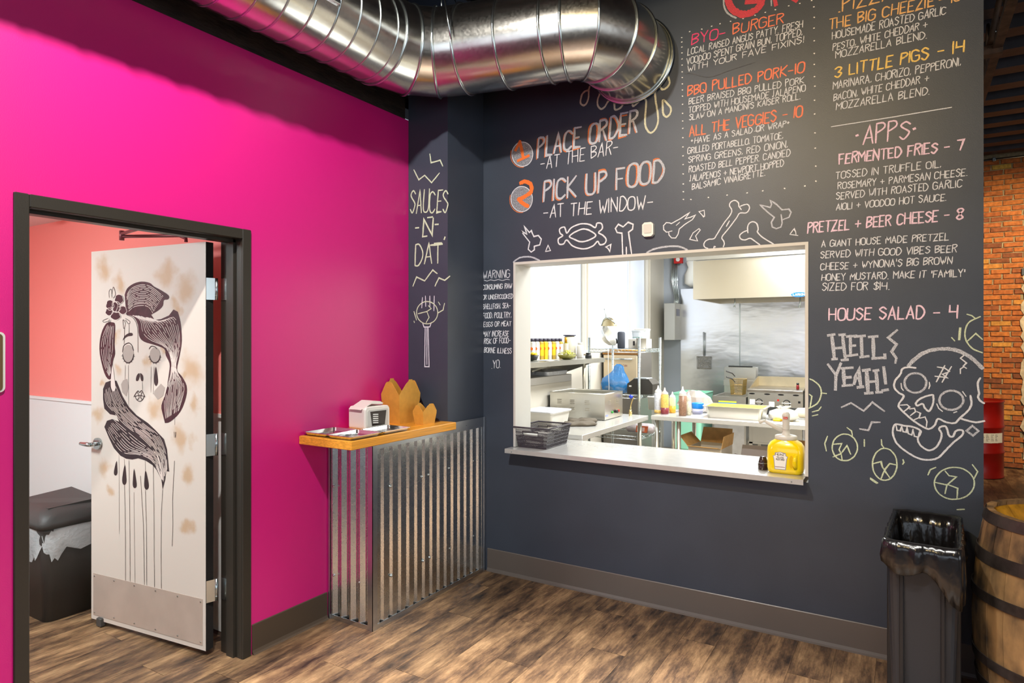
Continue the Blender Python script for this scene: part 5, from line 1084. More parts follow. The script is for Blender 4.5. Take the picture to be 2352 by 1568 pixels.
def mitt(label, pos, rz, s_):
    q = G(); q.smooth = True
    P = crom([(0, -.06), (.12, -.07), (.22, -.08), (.30, -.045), (.32, 0), (.29, .05), (.20, .055), (.15, .10), (.10, .11), (.09, .07), (0, .06), (0, -.06)], 4, True)[:-1]
    P = [(a*s_, b_*s_) for a, b_ in P]; sc2 = lambda k: [(.15*s_+(a-.15*s_)*k, b_*k) for a, b_ in P]
    q.loft([[(a, b_, 0) for a, b_ in sc2(.9)], [(a, b_, .010) for a, b_ in P], [(a, b_, .022+.008*math.sin(a*60)) for a, b_ in sc2(.85)], [(a, b_, .030+.004*math.sin(a*50)) for a, b_ in sc2(.4)]])
    o = q.obj('oven_mitt', gm); o.location = pos; o.rotation_euler = (0, 0, rz); tag(o, label, 'oven mitt'); return o
mitt('grey oven mitt lying flat, folded cuff toward the tub', (.42, 4.84, .902), math.radians(30), .8); mitt('dark grey quilted oven mitt nearest the table edge', (.50, 4.62, .902), math.radians(38), .85)
# pot lids stack (black handles)
# white cabinet under the shelf
t_ = thing('wall_cabinet', 'white low cabinet under the steel shelf', 'cabinet', (-.21, 4.30, .97)); g = G(); g.box((0, 0, 0), (.31, 1.285, .285), .004); g.obj('body', mat('cabinet white', c(222, 218, 210), .35), t_)
g = G(); g.box((.3105, .02, .02), (.316, 1.26, .22), .002); g.obj('door', M['kwall'], t_)
SZ = 1.402
t_ = thing('wall_shelf', 'long stainless wall shelf crowded with spice jars', 'shelf', (-.215, 4.20, SZ)); g = G(); g.box((0, 0, -.004), (.515, 1.71, 0)); g.box((.511, 0, -.042), (.515, 1.71, -.004)); g.obj('shelf_board', M['steel'], t_)
for yy in (.65, 1.55): q = G(); q.prism([(0, -.005), (.50, -.005), (.50, -.03), (0, -.20)], .006, 'xz', yy); q.obj('shelf_bracket', M['steel'], t_)
g = G(); g.cyl((.46, 1.35, -.40), (.46, 1.35, -.005), .016, n=12); g.obj('post', M['steel'], t_)
# spice jars
def jar(name, label, cat, loc, r, h, body, cap, lab=None, dot=None, capr=.9, caph=.03, group=None, sq=False):
    t = thing(name, label, cat, loc, 0, group); q = G()
    if sq: q.loft([prr(r, r, r*.3, 0), prr(r, r, r*.3, h-caph-.01), prr(r*.8, r*.8, r*.3, h-caph)])
    else: q.lathe([(r*.95, 0), (r, .004), (r, h-caph-.02), (r*.75, h-caph)], 18)
    q.obj('body', body, t)
    q = G(); q.cyl((0, 0, h-caph), (0, 0, h), r*capr, n=18); q.obj('lid', cap, t)
    if lab:
        k = 1.0 if not sq else 1.01
        q = G(); 
        if sq: q.loft([prr(r*1.02, r*1.02, r*.3, h*.18), prr(r*1.02, r*1.02, r*.3, h*.72)], cap=False)
        else: q.lathe([(r*1.01, h*.18), (r*1.01, h*.72)], 18, cap=False)
        lo = q.obj('label', lab, t)
        if dot:
            d = Vector((2.83-loc[0], -loc[1], 0)).normalized(); cpt = d*(r*1.45 if sq else r*1.04); q = G(); q.cyl(cpt+Vector((0, 0, h*.52))-d*.012, cpt+Vector((0, 0, h*.52)), r*.5, n=14); q.obj('label_dot', dot, lo)
    return t
orm = mat('orange sun mark', c(240, 120, 30), .5); blk = M['black_plastic']; gls = mat('spice glass', c(226, 216, 190), .15, alpha=1); yb = mat('spice ochre', c(196, 160, 60), .4)
for k in range(8):
    y = 4.985+k*.077; b_ = [M['white_plastic'], M['white_plastic'], yb, M['yellow'], M['kwall'], yb, M['white_plastic'], yb][k]
    jar('spice_jar', 'square %s spice jar with black lid, number %s from the window jamb' % (['white', 'white', 'ochre', 'yellow', 'cream', 'ochre', 'white', 'ochre'][k], ['one', 'two', 'three', 'four', 'five', 'six', 'seven', 'eight'][k]), 'jar', (.0, y, SZ), .028, .190, b_, mat('navy lid', c(52, 48, 66), .4) if 'navy' not in M else M['navy'], M['yellow'] if k in (2, 3, 5) else M['white_m'], orm, .95, .028, 'spice jars on the steel shelf', True)
    if k == 0: M['navy'] = bpy.data.materials['navy lid']
def on_shelf(px, py, Z): return onz(px, py, Z)
p = onx(1299.6, 800, .05); jar('oil_bottle', 'olive oil bottle with gold cap among the spices', 'bottle', (.10, p.y-.10, SZ), .024, .20, mat('olive oil glass', c(150, 150, 30), .15), mat('gold cap', c(196, 140, 20), .35, .4), M['kwall'], None, .5, .05)
jar('spice_tub', 'large clear tub with black and yellow lid on the shelf', 'tub', (.0, 5.74, SZ), .062, .225, mat('milky plastic', c(226, 220, 200), .35), M['navy'], None, None, 1.0, .012)
jar('flour_jug', 'cream handled jug beside the large clear tub', 'jug', (.11, 5.75, SZ), .034, .15, M['white_plastic'], M['cream'], None, None, .7, .02)
jar('black_cup', 'short black cup at the end of the steel shelf', 'cup', (.22, 5.70, SZ), .030, .052, blk, blk, None, None, .8, .01)
jar('squeeze_bottle', 'bright green squeeze bottle at the left end of the shelf', 'bottle', (.10, 4.68, SZ), .018, .19, M['green'], mat('lime cap', c(90, 220, 60), .4), None, None, .6, .05)
# bowl with greens
t_ = thing('salad_bowl', 'shallow bowl heaped with pale greens on the shelf edge', 'bowl', (.19, 5.30, SZ)); g = G(); g.lathe([(.03, 0), (.06, .008), (.085, .04), (.082, .04), (.055, .012), (.001, .006)], 24, cap=False); g.obj('bowl', mat('olive bowl', c(140, 138, 70), .5), t_)
g = G(); rl = random.Random(4)
for i in range(90):
    a = rl.uniform(0, 2*PI); r_ = rl.uniform(0, .07); x, y = r_*math.cos(a), r_*math.sin(a); z = .03+.035*(1-r_/.08)+rl.uniform(-.005, .012); b_ = rl.uniform(0, 2*PI); l = rl.uniform(.02, .045)
    g.k = 0 if rl.random() < .5 else 1
    g.add([(x, y, z), (x+l*.5*math.cos(b_)-.006*math.sin(b_), y+l*.5*math.sin(b_)+.006*math.cos(b_), z+.012), (x+l*math.cos(b_), y+l*math.sin(b_), z+rl.uniform(-.004, .012)), (x+l*.5*math.cos(b_)+.006*math.sin(b_), y+l*.5*math.sin(b_)-.006*math.cos(b_), z+.008)], [(0, 1, 2, 3)])
o = g.obj('greens', [mat('pale leaf', c(226, 226, 150), .6), mat('lime leaf', c(196, 200, 40), .6)], t_); o['kind'] = 'stuff'
g = G(); rl = random.Random(6)
for k in range(3): a = rl.uniform(-.2, .2); P = [Vector((-.07, -.12, 0)), Vector((.07, -.12, 0)), Vector((.07, .12, 0)), Vector((-.07, .12, 0))]; P = [Matrix.Rotation(a, 3, 'Z') @ v+Vector((0, 0, .002*k)) for v in P]; g.loft([P, [v+Vector((0, 0, .0015)) for v in P]])
o = g.obj('paper_stack', M['white_m']); o.location = (.19, 4.90, SZ+.0005); tag(o, 'loose white papers lying on the steel shelf edge', 'paper')
# black bowl with yellow food
t_ = thing('black_bowl', 'dark bowl of yellow peppers at the left of the shelf', 'bowl', (.12, 4.80, SZ)); g = G(); g.lathe([(.03, 0), (.05, .05), (.047, .05), (.001, .01)], 20, cap=False); g.obj('bowl', blk, t_)
g = G(); g.smooth = True
for k in range(7): g.ball((.028*math.cos(k), .028*math.sin(k), .052+.004*(k % 3)), .014, 8, 6)
o = g.obj('peppers', M['yellow'], t_); o['kind'] = 'stuff'
# things on the cabinet
t_ = thing('utensil_tray', 'grey perforated tray of tangled utensils on the white cabinet', 'tray', (-.03, 4.62, 1.256))
g = G(); g.loft([prr(.10, .20, .01, 0), prr(.11, .21, .01, .06), prr(.105, .205, .01, .06), prr(.095, .195, .01, .006)]); g.obj('tray', M['steel'], t_)
rl = random.Random(8)
for k in range(9): q = G(); a = rl.uniform(-.6, .6); y0 = rl.uniform(-.15, .12); q.tube([(.0, y0, .05+.004*k), (.10*math.cos(a), y0+.10*math.sin(a), .075+rl.uniform(0, .03))], .004, 5); q.obj('utensil', [M['chrome'], blk, M['chrome']][k % 3], t_)
q = G(); q.ball((.04, .05, .075), .022, 10, 8); q.obj('blue_grip', M['blue'], t_)
g = G(); g.loft([prr(.12, .20, .03, 0), prr(.13, .21, .03, .035), prr(.06, .12, .03, .05)]); o = g.obj('wrapped_tray', mat('crumpled clear wrap', c(224, 226, 230), .2, bump=1, bs=25)); o.location = (-.04, 5.33, 1.257); tag(o, 'film-wrapped tray on the right end of the white cabinet', 'tray')
# wire rack
t_ = thing('wire_rack', 'chrome wire storage rack behind the prep table', 'rack', (.09, 6.0, 0)); RX, RYd = .53, .62
for x in (0, RX):
    for y in (0, RYd):
        q = G(); q.cyl((x, y, 0), (x, y, 1.60), .0125, n=12)
        for k in range(30): q.cyl((x, y, .06+k*.05), (x, y, .063+k*.05), .0135, n=12, cap=False)
        q.obj('post', M['chrome'], t_)
for z in (1.485, 1.04, .64, .22):
    q = G()
    for zz in (z, z-.032):
        q.tube([(0, 0, zz), (RX, 0, zz), (RX, RYd, zz), (0, RYd, zz)], .0035, 6, closed=True)
    n = 14
    for k in range(n):
        for (a, b_) in (((0, 0), (RX, 0)), ((RX, 0), (RX, RYd))):
            t0, t1, t2 = k/n, (k+.5)/n, (k+1)/n; L3 = lambda t, zz: (a[0]+(b_[0]-a[0])*t, a[1]+(b_[1]-a[1])*t, zz)
            q.tube([L3(t0, z), L3(t1, z-.032), L3(t2, z)], .0022, 5, cap=False)
    for k in range(1, 24): q.tube([(RX*k/24, 0, z), (RX*k/24, RYd, z)], .0018, 5, cap=False)
    o = q.obj('wire_shelf', M['chrome'], t_)
RT = 1.49
# on the rack
t_ = thing('mixing_bowl', 'polished steel bowl standing on edge on the rack', 'bowl', (.225, 6.14, RT+.118), 0)
g = G(); g.smooth = True; g.T = Matrix.Rotation(math.radians(62), 4, 'Y') @ Matrix.Rotation(0, 4, 'X')
g.lathe([(.001, -.05), (.05, -.042), (.09, -.015), (.112, .03), (.118, .032), (.112, .028), (.088, -.010), (.05, -.036), (.001, -.044)], 32, cap=False); g.obj('bowl', M['steel'], t_)
t_ = thing('strainer', 'steel conical strainer hanging above the rack by its loop', 'strainer', (.27, 6.06, RT+.10))
g = G(); g.tube([(-.07, 0, .13), (-.05, 0, .19), (-.02, 0, .215), (.03, 0, .19), (.075, 0, .15)], .006, 6); g.tube([(-.02, 0, .215), (-.025, 0, .25), (-.035, 0, .27), (-.04, 0, .30)], .005, 6); g.obj('handle_loop', M['chrome'], t_)
g = G(); g.smooth = True; g.lathe([(.085, .13), (.075, .175), (.03, .212), (.001, .217)], 24, (0, .02, -.005), 1, .4, cap=False); g.obj('cone', mat('tarnished steel', c(190, 176, 140), .35, 1), t_)
t_ = thing('speaker', 'small charcoal portable speaker upright on the rack', 'speaker', (.395, 6.10, RT)); g = G(); g.smooth = True; g.lathe([(.030, 0), (.038, .01), (.038, .155), (.030, .168), (.001, .17)], 24, cap=False); g.obj('body', mat('charcoal mesh', c(66, 70, 80), .7, bump=.3, bs=600), t_)
q = G(); q.cyl((-.04, -.01, .05), (-.048, -.01, .10), .008, n=8); q.obj('strap', blk, t_)
g = G(); g.box((0, 0, 0), (.19, .16, .095), .003); 
t_ = thing('carton', 'white carton with dark print on the rack top shelf', 'box', (.415, 6.24, RT)); g.obj('carton_body', M['card2'], t_)
for k in range(2): q = G(); q.box((.05+k*.045, -.0015, .03), (.07+k*.045, -.0005, .075)); q.obj('print', M['ink'], t_)
tub('deli_container', 'small clear deli container on top of the white carton', 'container', (.49, 6.30, RT+.096), .10, .09, .075, mat('frosted plastic', c(206, 214, 222), .3), mat('pale lid', c(176, 182, 186), .4), (mat('green herb', c(20, 120, 100), .5), .25))
tub('clear_bin', 'tall clear plastic bin at the rack corner', 'bin', (.47, 6.50, RT), .14, .13, .19, mat('clear bin plastic', c(232, 236, 238), .2, alpha=.55), M['kwall'])
g = G(); g.lathe([(.038, 0), (.05, .10), (.053, .10), (.053, .106), (.046, .106), (.001, .01)], 24, cap=False); o = g.obj('paper_bucket', M['cream']); o.location = (.575, 6.18, RT); tag(o, 'cream paper tub near the front corner post', 'tub')
# blue bag of potatoes
RM = 1.045
t_ = thing('potato_bag', 'translucent blue plastic bag of rolls on the rack', 'bag', (.31, 6.16, RM)); rl = random.Random(12)
g = G(); g.smooth = True; rings = []
for r_, z, ox in ((.12, .0, 0), (.145, .03, 0), (.15, .09, 0), (.135, .14, .0), (.095, .18, .02), (.06, .22, .03), (.05, .265, .035), (.02, .285, .03)):
    rings.append([(ox+r_*(1+.05*math.sin(5*a+z*30)+rl.uniform(-.03, .03))*math.cos(a), .62*r_*(1+.05*math.sin(7*a)+rl.uniform(-.03, .03))*math.sin(a), z+rl.uniform(-.004, .004)) for a in [2*PI*i/36 for i in range(36)]])
g.loft(rings); g.obj('bag_film', mat('blue film', c(30, 156, 240), .2, alpha=.62, bump=.8, bs=30), t_)
for i, (x, z) in enumerate(((-.06, .04), (.05, .038), (-.01, .088), (.08, .09))): q = G(); q.ball((x, -.02, z), .05, 12, 8, 1.1, .8, .62); q.obj('roll', mat('bread roll', c(226, 200, 160), .7) if i == 0 else bpy.data.materials['bread roll'], t_)
t_ = thing('label_printer', 'black countertop label printer on the rack middle shelf', 'printer', (.515, 6.08, RM))
g = G(); g.prism([(-.05, 0), (.21, 0), (.21, .10), (.17, .15), (.02, .15), (-.05, .10)], .20, 'xz', 0); g.T = Matrix(); g.obj('body', mat('printer black', c(58, 56, 52), .4), t_); q = G(); q.prism([(.0, .137), (.15, .151), (.14, .158), (.02, .158)], .17, 'xz', .01); q.obj('cover', mat('printer grey', c(150, 156, 158), .3), t_)
q = G(); q.box((-.03, -.0015, .07), (-.005, -.0005, .085)); q.obj('badge', M['white_m'], t_)
o_ = tub('food_container', 'clear container of yellow food beside the printer', 'container', (.555, 6.46, RM), .16, .16, .10, mat('clear food plastic', c(238, 236, 230), .2), None, (mat('yellow food', c(236, 190, 60), .6), .9))
g = G(); g.tube([(.30, 5.995, RT), (.302, 5.99, 1.30), (.312, 5.985, 1.12), (.31, 5.985, 1.0)], .003, 6); tag(g.obj('cord', M['white_m']), 'thin white cord hanging from the wire rack', 'cord')
for i, (x, w_) in enumerate(((.16, .15), (.38, .2))): tub('storage_bin', ['slate grey storage bin low on the rack, left', 'slate grey storage bin low on the rack, right'][i], 'bin', (x+.05, 6.25, .225), w_, .35, .26, mat('slate plastic', c(84, 92, 112), .5) if i == 0 else bpy.data.materials['slate plastic'])
t_ = thing('bread_bag', 'plastic bread bag with red label on the lower rack shelf', 'bag', (.56, 6.20, .645)); g = G(); g.smooth = True; rl = random.Random(3)
g.loft([[(k*.30-.16+rl.uniform(-.004, .004), r_*math.cos(a), .055+r_*.85*math.sin(a)) for a in [2*PI*i/20 for i in range(20)]] for k, r_ in ((0, .02), (.12, .055), (.8, .06), (.95, .055), (1, .03))]); g.obj('bag', mat('bread film', c(216, 206, 210), .3, bump=.6, bs=30), t_)
q = G(); q.prism([(-.03, .02), (.09, .02), (.10, .085), (-.02, .085)], .001, 'xz', -.062); q.obj('label', mat('bread label', c(188, 96, 60), .5), t_)
q = G(); q.prism([(-.015, .03), (.06, .03), (.065, .07), (-.01, .07)], .001, 'xz', -.063); q.obj('label_print', mat('label red print', c(214, 180, 176), .5), t_)
# oven behind the rack
t_ = thing('oven', 'cream countertop-height oven with long handle in the corner', 'oven', (-.19, 7.0, 0))
g = G(); g.box((0, .01, .12), (.43, .45, 1.44), .004); g.obj('body', mat('oven grey side', c(128, 124, 118), .35, .5), t_)
g = G(); g.box((.012, -.012, 1.09), (.418, .01, 1.40), .004); dr = g.obj('door', mat('oven cream door', c(214, 196, 166), .3, .3), t_)
g = G(); g.tube([(.05, -.04, 1.355), (.37, -.04, 1.355)], .010, 10); g.cyl((.07, -.04, 1.355), (.07, -.01, 1.355), .007, n=8); g.cyl((.35, -.04, 1.355), (.35, -.01, 1.355), .007, n=8); g.obj('handle', M['chrome'], dr)
g = G(); g.box((.0, -.014, 1.405), (.43, .01, 1.44), .002); g.obj('trim', mat('browned steel', c(150, 104, 52), .35, .6), t_)
ptext('VULCAN', (.20, -.0125, 1.27), (1, 0, 0), (0, 0, 1), .10, .022, mat('maroon print', c(150, 80, 80), .5), dr)
for x in (.05, .38):
    for y in (.06, .40): q = G(); q.cyl((x, y, 0), (x, y, .12), .02, n=10); q.obj('leg', M['steel'], t_)
t_ = thing('broom', 'push broom handle with orange grip lying on the oven', 'broom', (0, 0, 0)); q = G(); q.tube([(-.15, 7.1, 1.455), (.26, 7.18, 1.45)], .011, 8); q.obj('handle', mat('orange wood', c(222, 150, 40), .4), t_); q = G(); q.box((-.15, 7.2, 1.443), (.2, 7.34, 1.455), .002); q.obj('steel_pan', M['steel'], t_)

# electrical box, conduits, alarm
t_ = thing('electrical_box', 'tall grey electrical control box on the rear wall', 'electrical box', (-.115, 8.99, 1.565)); g = G(); g.box((0, 0, 0), (.157, .30, .52), .003); g.obj('cabinet', mat('grey enamel box', c(196, 194, 186), .35, .3), t_)
q = G(); q.box((.1575, .07, .34), (.160, .22, .44)); q.obj('display', mat('display blue', c(60, 60, 110), .3), t_)
t_ = thing('conduit', 'bundle of bent steel conduits above the electrical box', 'conduit', (0, 0, 0))
for k, (x0, x1) in enumerate(((-.08, -.02), (-.06, .0), (-.035, .015), (-.01, .03))): q = G(); q.tube([(x0, 9.25, 2.80), (x0, 9.25, 2.40), (x0+(x1-x0)*.5, 9.25, 2.25), (x1, 9.2, 2.16), (x1, 9.15, 2.086)], .009, 8); q.obj('pipe', M['chrome'], t_)
q = G(); q.box((-.10, 9.255, 2.42), (.01, 9.27, 2.45)); q.obj('clamp', M['zinc'], t_)
p = ony(1558, 596, 9.2); t_ = thing('fire_alarm', 'red fire alarm strobe beside the kitchen hood', 'alarm', (p.x, 9.205, p.z)); g = G(); g.box((-.062, -.02, -.055), (.062, .035, .055), .004); g.obj('housing', M['red'], t_)
q = G(); q.cyl((-.0, -.021, .0), (0, -.03, .0), .03, n=8); q.obj('strobe', M['white_m'], t_)
# stainless rear panels
g = G(); g.box((.035, KY-.012, .1), (.855, KY-.002, 2.30)); struct(g.obj('trim_9', M['steelwavy']), 'stainless wall sheet left of the seam')
g = G(); g.box((.862, KY-.012, .1), (2.97, KY-.002, 2.30)); struct(g.obj('trim_10', M['steelwavy']), 'wavy stainless wall sheet behind the griddle')
g = G(); g.box((.850, KY-.018, .1), (.867, KY-.012, 2.30)); struct(g.obj('trim_11', M['chrome']), 'bright seam strip between steel sheets')
# hood
t_ = thing('exhaust_hood', 'large stainless exhaust hood over the griddle', 'hood', (.577, 8.0, 2.07))
g = G(); HW = 2.39
g.loft([[(0, 0, .47), (HW, 0, .47), (HW, 1.27, .47), (0, 1.27, .47)], [(0, 0, 0), (HW, 0, 0), (HW, 1.27, 0), (0, 1.27, 0)], [(.03, .03, 0), (HW-.03, .03, 0), (HW-.03, 1.24, 0), (.03, 1.24, 0)], [(.03, .03, .30), (HW-.03, .03, .30), (HW-.03, 1.24, .25), (.03, 1.24, .25)]]); g.obj('canopy', mat('warm stainless', c(222, 214, 196), .24, 1, bump=.25, bs=2.2), t_)
g = G(); g.box((-.07, -.05, .475), (HW, .02, .60), .002); g.obj('fascia', M['steel'], t_)
g = G(); p = ony(1835, 676, 7.99); p = p-Vector((.577, 8.0, 2.07)); g.cyl((p.x, -.001, p.z), (p.x, -.003, p.z), .001, n=4) ; g = G(); g.prism([(p.x+.085*math.cos(a), p.z+.028*math.sin(a)) for a in [2*PI*i/28 for i in range(28)]], .002, 'xz', -.0025); bd = g.obj('badge', mat('royal blue badge', c(24, 92, 196), .4), t_)
ptext('LARKIN', (p.x-.062, -.0028, p.z-.011), (1, 0, 0), (0, 0, 1), .12, .022, M['white_m'], bd)
for px in (1688, 1838):
    q = G(); p = ony(px, 700, 8.25)-Vector((.577, 8.0, 2.07)); q.tube([(p.x, .25, .2), (p.x, .25, p.z+.02), (p.x-.01, .25, p.z-.03)], [.008, .009, .014], 8); q.obj('nozzle', M['chrome'], t_)
t_ = thing('plastic_bag', 'white crumpled plastic bag hanging beside the hood', 'bag', ony(1584, 622, 9.24)+Vector((.03, 0, -.03))); rl = random.Random(5); g = G(); g.smooth = True
g.loft([[(r_*(1+rl.uniform(-.2, .2))*math.cos(a), .5*r_*math.sin(a), z) for a in [2*PI*i/16 for i in range(16)]] for r_, z in ((.02, -.2), (.10, -.15), (.09, -.02), (.05, .08), (.07, .16), (.02, .2))]); g.obj('bag', mat('white film', c(246, 244, 236), .3), t_)
# skimmer
p = ony(1617, 762, KY-.03); t_ = thing('fry_skimmer', 'square fry skimmer hanging on the steel sheet', 'skimmer', (p.x, KY-.035, p.z))
q = G(); q.tube([(-.008, 0, 0), (-.006, 0, -.34)], .005, 6); q.tube([(.012, 0, -.01), (.008, 0, -.34)], .005, 6); q.obj('handle', M['chrome'], t_)
q = G(); q.tube([(-.10, 0, -.35), (.10, 0, -.35), (.095, 0, -.52), (-.095, 0, -.52)], .005, 6, closed=True)
for k in range(1, 10): q.tube([(-.10+.02*k, 0, -.35), (-.095+.019*k, 0, -.52)], .002, 4)
for k in range(1, 9): q.tube([(-.098, 0, -.35-.019*k), (.098, 0, -.35-.019*k)], .002, 4)
q.obj('mesh_head', mat('dark wire', c(140, 134, 118), .4, 1), t_)
# green bin
t_ = thing('ingredient_bin', 'mint green translucent ingredient bin beside the fryer', 'bin', (.49, 8.3, .12)); g = G(); g.loft([prr(.14, .26, .04, .06), prr(.175, .29, .04, .10), prr(.185, .30, .04, .76), prr(.19, .305, .04, .785), prr(.17, .28, .04, .785), prr(.15, .26, .04, .12)]); g.obj('body', mat('mint plastic', c(150, 216, 186), .3), t_)
for x in (-.11, .11):
    for y in (-.2, .2): q = G(); q.cyl((x-.012, y, -.065), (x+.012, y, -.065), .05, n=14); q.obj('caster', M['grey_plastic'], t_); q = G(); q.cyl((x, y, -.04), (x, y, .07), .01, n=8); q.obj('caster_stem', M['chrome'], t_)
# fryer
t_ = thing('deep_fryer', 'stainless deep fryer with a basket beside the griddle', 'fryer', (.797, 8.05, 0)); FW_ = .395
g = G(); o = [(0, 0), (FW_, 0), (FW_, .74), (0, .74)]; i_ = [(.02, .05), (FW_-.02, .05), (FW_-.02, .56), (.02, .56)]
g.loft([[(a, b_, z) for a, b_ in o] for z in (.14, .89)]+[[(a, b_, z) for a, b_ in i_] for z in (.89, .72)]); g.obj('tank', M['steel'], t_)
g = G(); g.box((.0, .60, .89), (FW_, .74, 1.22), .003); g.obj('flue', M['steel'], t_)
g = G(); g.box((-.005, .585, .98), (FW_*.97, .60, 1.05), .002); g.obj('flue_guard', M['alu'], t_); g = G(); g.box((.05, .62, 1.2205), (FW_-.05, .66, 1.235)); g.obj('flue_slot', blk, t_)
g = G(); g.box((.02, -.004, .18), (FW_-.02, .0, .70), .001); g.obj('door', mat('mottled steel', c(206, 204, 200), .3, .8, var=.1, vs=8), t_)
g = G(); g.box((.075, -.004, .775), (.285, -.001, .815)); wl = g.obj('warning_label', mat('sky blue label', c(30, 130, 220), .5), t_); g = G(); g.box((.075, -.004, .816), (.285, -.001, .835)); g.obj('warning_strip', mat('lime strip', c(206, 220, 60), .5), wl)
for x in (.04, FW_-.04):
    for y in (.05, .68): q = G(); q.cyl((x, y, 0), (x, y, .14), .02, n=10); q.obj('leg', M['steel'], t_)
t_ = thing('fry_basket', 'wire fry basket with black handles hung over the fryer', 'basket', (1.02, 8.42, .93))
wm = mat('golden wire', c(196, 168, 110), .35, 1); q = G()
for z, k in ((.15, 1), (.07, .93), (-.04, .84)): q.tube([(-.075*k, -.12*k, z), (.085*k, -.12*k, z), (.085*k, .12*k, z), (-.075*k, .12*k, z)], .003, 5, closed=True)
for k in range(11):
    x = -.075+.016*k; q.tube([(x, -.12, .15), (x*.84, -.10, -.04)], .0016, 4); q.tube([(x, .12, .15), (x*.84, .10, -.04)], .0016, 4)
for k in range(14): y = -.12+.018*k; q.tube([(-.075, y, .15), (-.063, y*.84, -.04)], .0016, 4); q.tube([(.085, y, .15), (.071, y*.84, -.04)], .0016, 4)
for k in range(10): z = .15-.02*k; q.tube([(-.075+.001*k, -.12+.002*k, z), (.085-.001*k, -.12+.002*k, z)], .0014, 4)
q.obj('wire_basket', wm, t_)
for dz in (0, .07): q = G(); q.tube([(-.01, -.12, .12+dz), (-.03, -.17, .16+dz), (-.08, -.26, .19+dz)], [.005, .007, .009], 8); q.obj('handle', M['grey_plastic'], t_)
# griddle
t_ = thing('griddle', 'stainless countertop griddle with two round dials', 'griddle', (1.22, 8.0, 0)); GW = .60
g = G(); g.box((0, .02, .795), (GW, .62, .965), .003); g.obj('body', M['steel'], t_)
g = G(); g.box((-.004, -.02, .962), (GW+.004, .64, .995), .004); g.obj('plate', mat('worn griddle plate', c(150, 142, 130), .35, .9, var=.15, vs=8), t_)
g = G(); g.box((0, .60, .995), (GW, .625, 1.115), .002); g.prism([(.08, .995), (.60, .995), (.60, 1.115)], .012, 'yz', 0.0); g.prism([(.08, .995), (.60, .995), (.60, 1.115)], .012, 'yz', GW-.012); g.obj('splash_guard', mat('warm steel guard', c(210, 196, 164), .3, .9, var=.1, vs=6), t_)
for x in (.045, .215, .365, .525): q = G(); q.prism([(x+.034*math.cos(a), .94+.009*math.sin(a)) for a in [2*PI*i/16 for i in range(16)]], .002, 'xz', .0175); q.obj('slot', blk, t_)
for px, py in ((1744, 923), (1807, 926)):
    p = ony(px, py, 8.02)-Vector((1.22, 8, 0)); q = G(); q.cyl((p.x, .02, p.z), (p.x, .008, p.z), .040, n=24); d_ = q.obj('dial', blk, t_); q = G(); q.cyl((p.x, .008, p.z), (p.x, -.006, p.z), .031, n=24); q.box((p.x-.05, -.012, p.z-.005), (p.x+.05, .0, p.z+.005), .002); q.obj('dial_knob', M['alu'], d_)
for x, z in ((.05, .845), (.265, .825)): q = G(); q.box((x-.03, .0165, z-.03), (x+.03, .0195, z+.03)); q.obj('sticker', M['white_m'], t_)
q = G(); q.cyl((.335, .02, .875), (.335, .012, .875), .012, n=12); q.obj('pilot_light', M['red'], t_)
q = G(); q.box((.548, .0165, .85), (.573, .0195, .875)); q.obj('vent', blk, t_)
for x in (.03, GW-.03):
    for y in (.05, .58): q = G(); q.box((x-.02, y-.02, 0), (x+.02, y+.02, .795)); q.obj('leg', M['steel'], t_)
g = G(); g.box((.0, .03, .35), (GW, .6, .37)); g.box((.01, .035, .372), (GW-.01, .05, .66)); g.obj('stand_panel', M['steel'], t_)
p = (1.22+.52, 8.2, .996); jar('shaker', 'small dark red shaker on the griddle top', 'shaker', p, .016, .075, mat('dark red shaker', c(120, 20, 24), .4), blk, None, None, .9, .02)
t_ = thing('range', 'stainless range beyond the griddle, cut by the window edge', 'range', (1.86, 8.0, 0)); g = G(); g.box((0, .0, .0), (.8, .75, 1.0), .004); g.obj('body', M['steel'], t_); g = G(); g.prism([(.1, 1.0), (.7, 1.0), (.7, 1.14)], .01, 'yz', .0); g.obj('side_guard', M['steel'], t_)
for z in (.83, .96): q = G(); q.cyl((.03, 0, z), (.03, -.006, z), .008, n=8); q.obj('screw', blk, t_)
# ---- on the rear prep table
TZ = .901
def bottle(label, px, py, r, h, col, col2, lvl, tipc):
    p = onz(px, py, TZ); t = thing('squeeze_bottle', label, 'bottle', (p.x, p.y+r*.6, TZ), 0, 'squeeze bottles on the rear prep table')
    q = G(); q.lathe([(r*.96, 0), (r, .004), (r, h*lvl)], 20); q.obj('filling', mat('filling', col, .35, var=.2, vs=90), t)
    q = G(); q.lathe([(r, h*lvl+.0005), (r, h*.70), (r*.8, h*.76)], 20, cap=False); q.obj('body', mat('bottle body', col2, .3, var=.12, vs=70), t)
    q = G(); q.lathe([(r*.86, h*.75), (r*.86, h*.80), (r*.3, h*.88), (r*.1, h), (.0005, h)], 18, cap=False); q.obj('cap', mat('bottle tip', tipc, .35), t)
bottle('tall white squeeze bottle at the left of the sauce row', 1510, 948.5, .036, .255, c(226, 190, 110), c(222, 226, 236), .12, c(240, 238, 230))
bottle('squeeze bottle of yellow chilli sauce with dark red base', 1525, 950.5, .036, .24, c(130, 50, 56), c(236, 200, 110), .24, c(236, 206, 190))
bottle('short squeeze bottle with orange sauce, third in the row', 1543, 948, .030, .195, c(246, 176, 60), c(236, 222, 180), .34, c(240, 236, 226))
bottle('squeeze bottle of brown sauce tied with a white band', 1566.5, 954.5, .034, .26, c(140, 106, 84), c(214, 204, 194), .68, c(240, 240, 240))
bottle('narrow squeeze bottle of herb dressing right of the brown one', 1581, 953, .022, .21, c(206, 200, 176), c(222, 220, 204), .6, c(236, 236, 228))
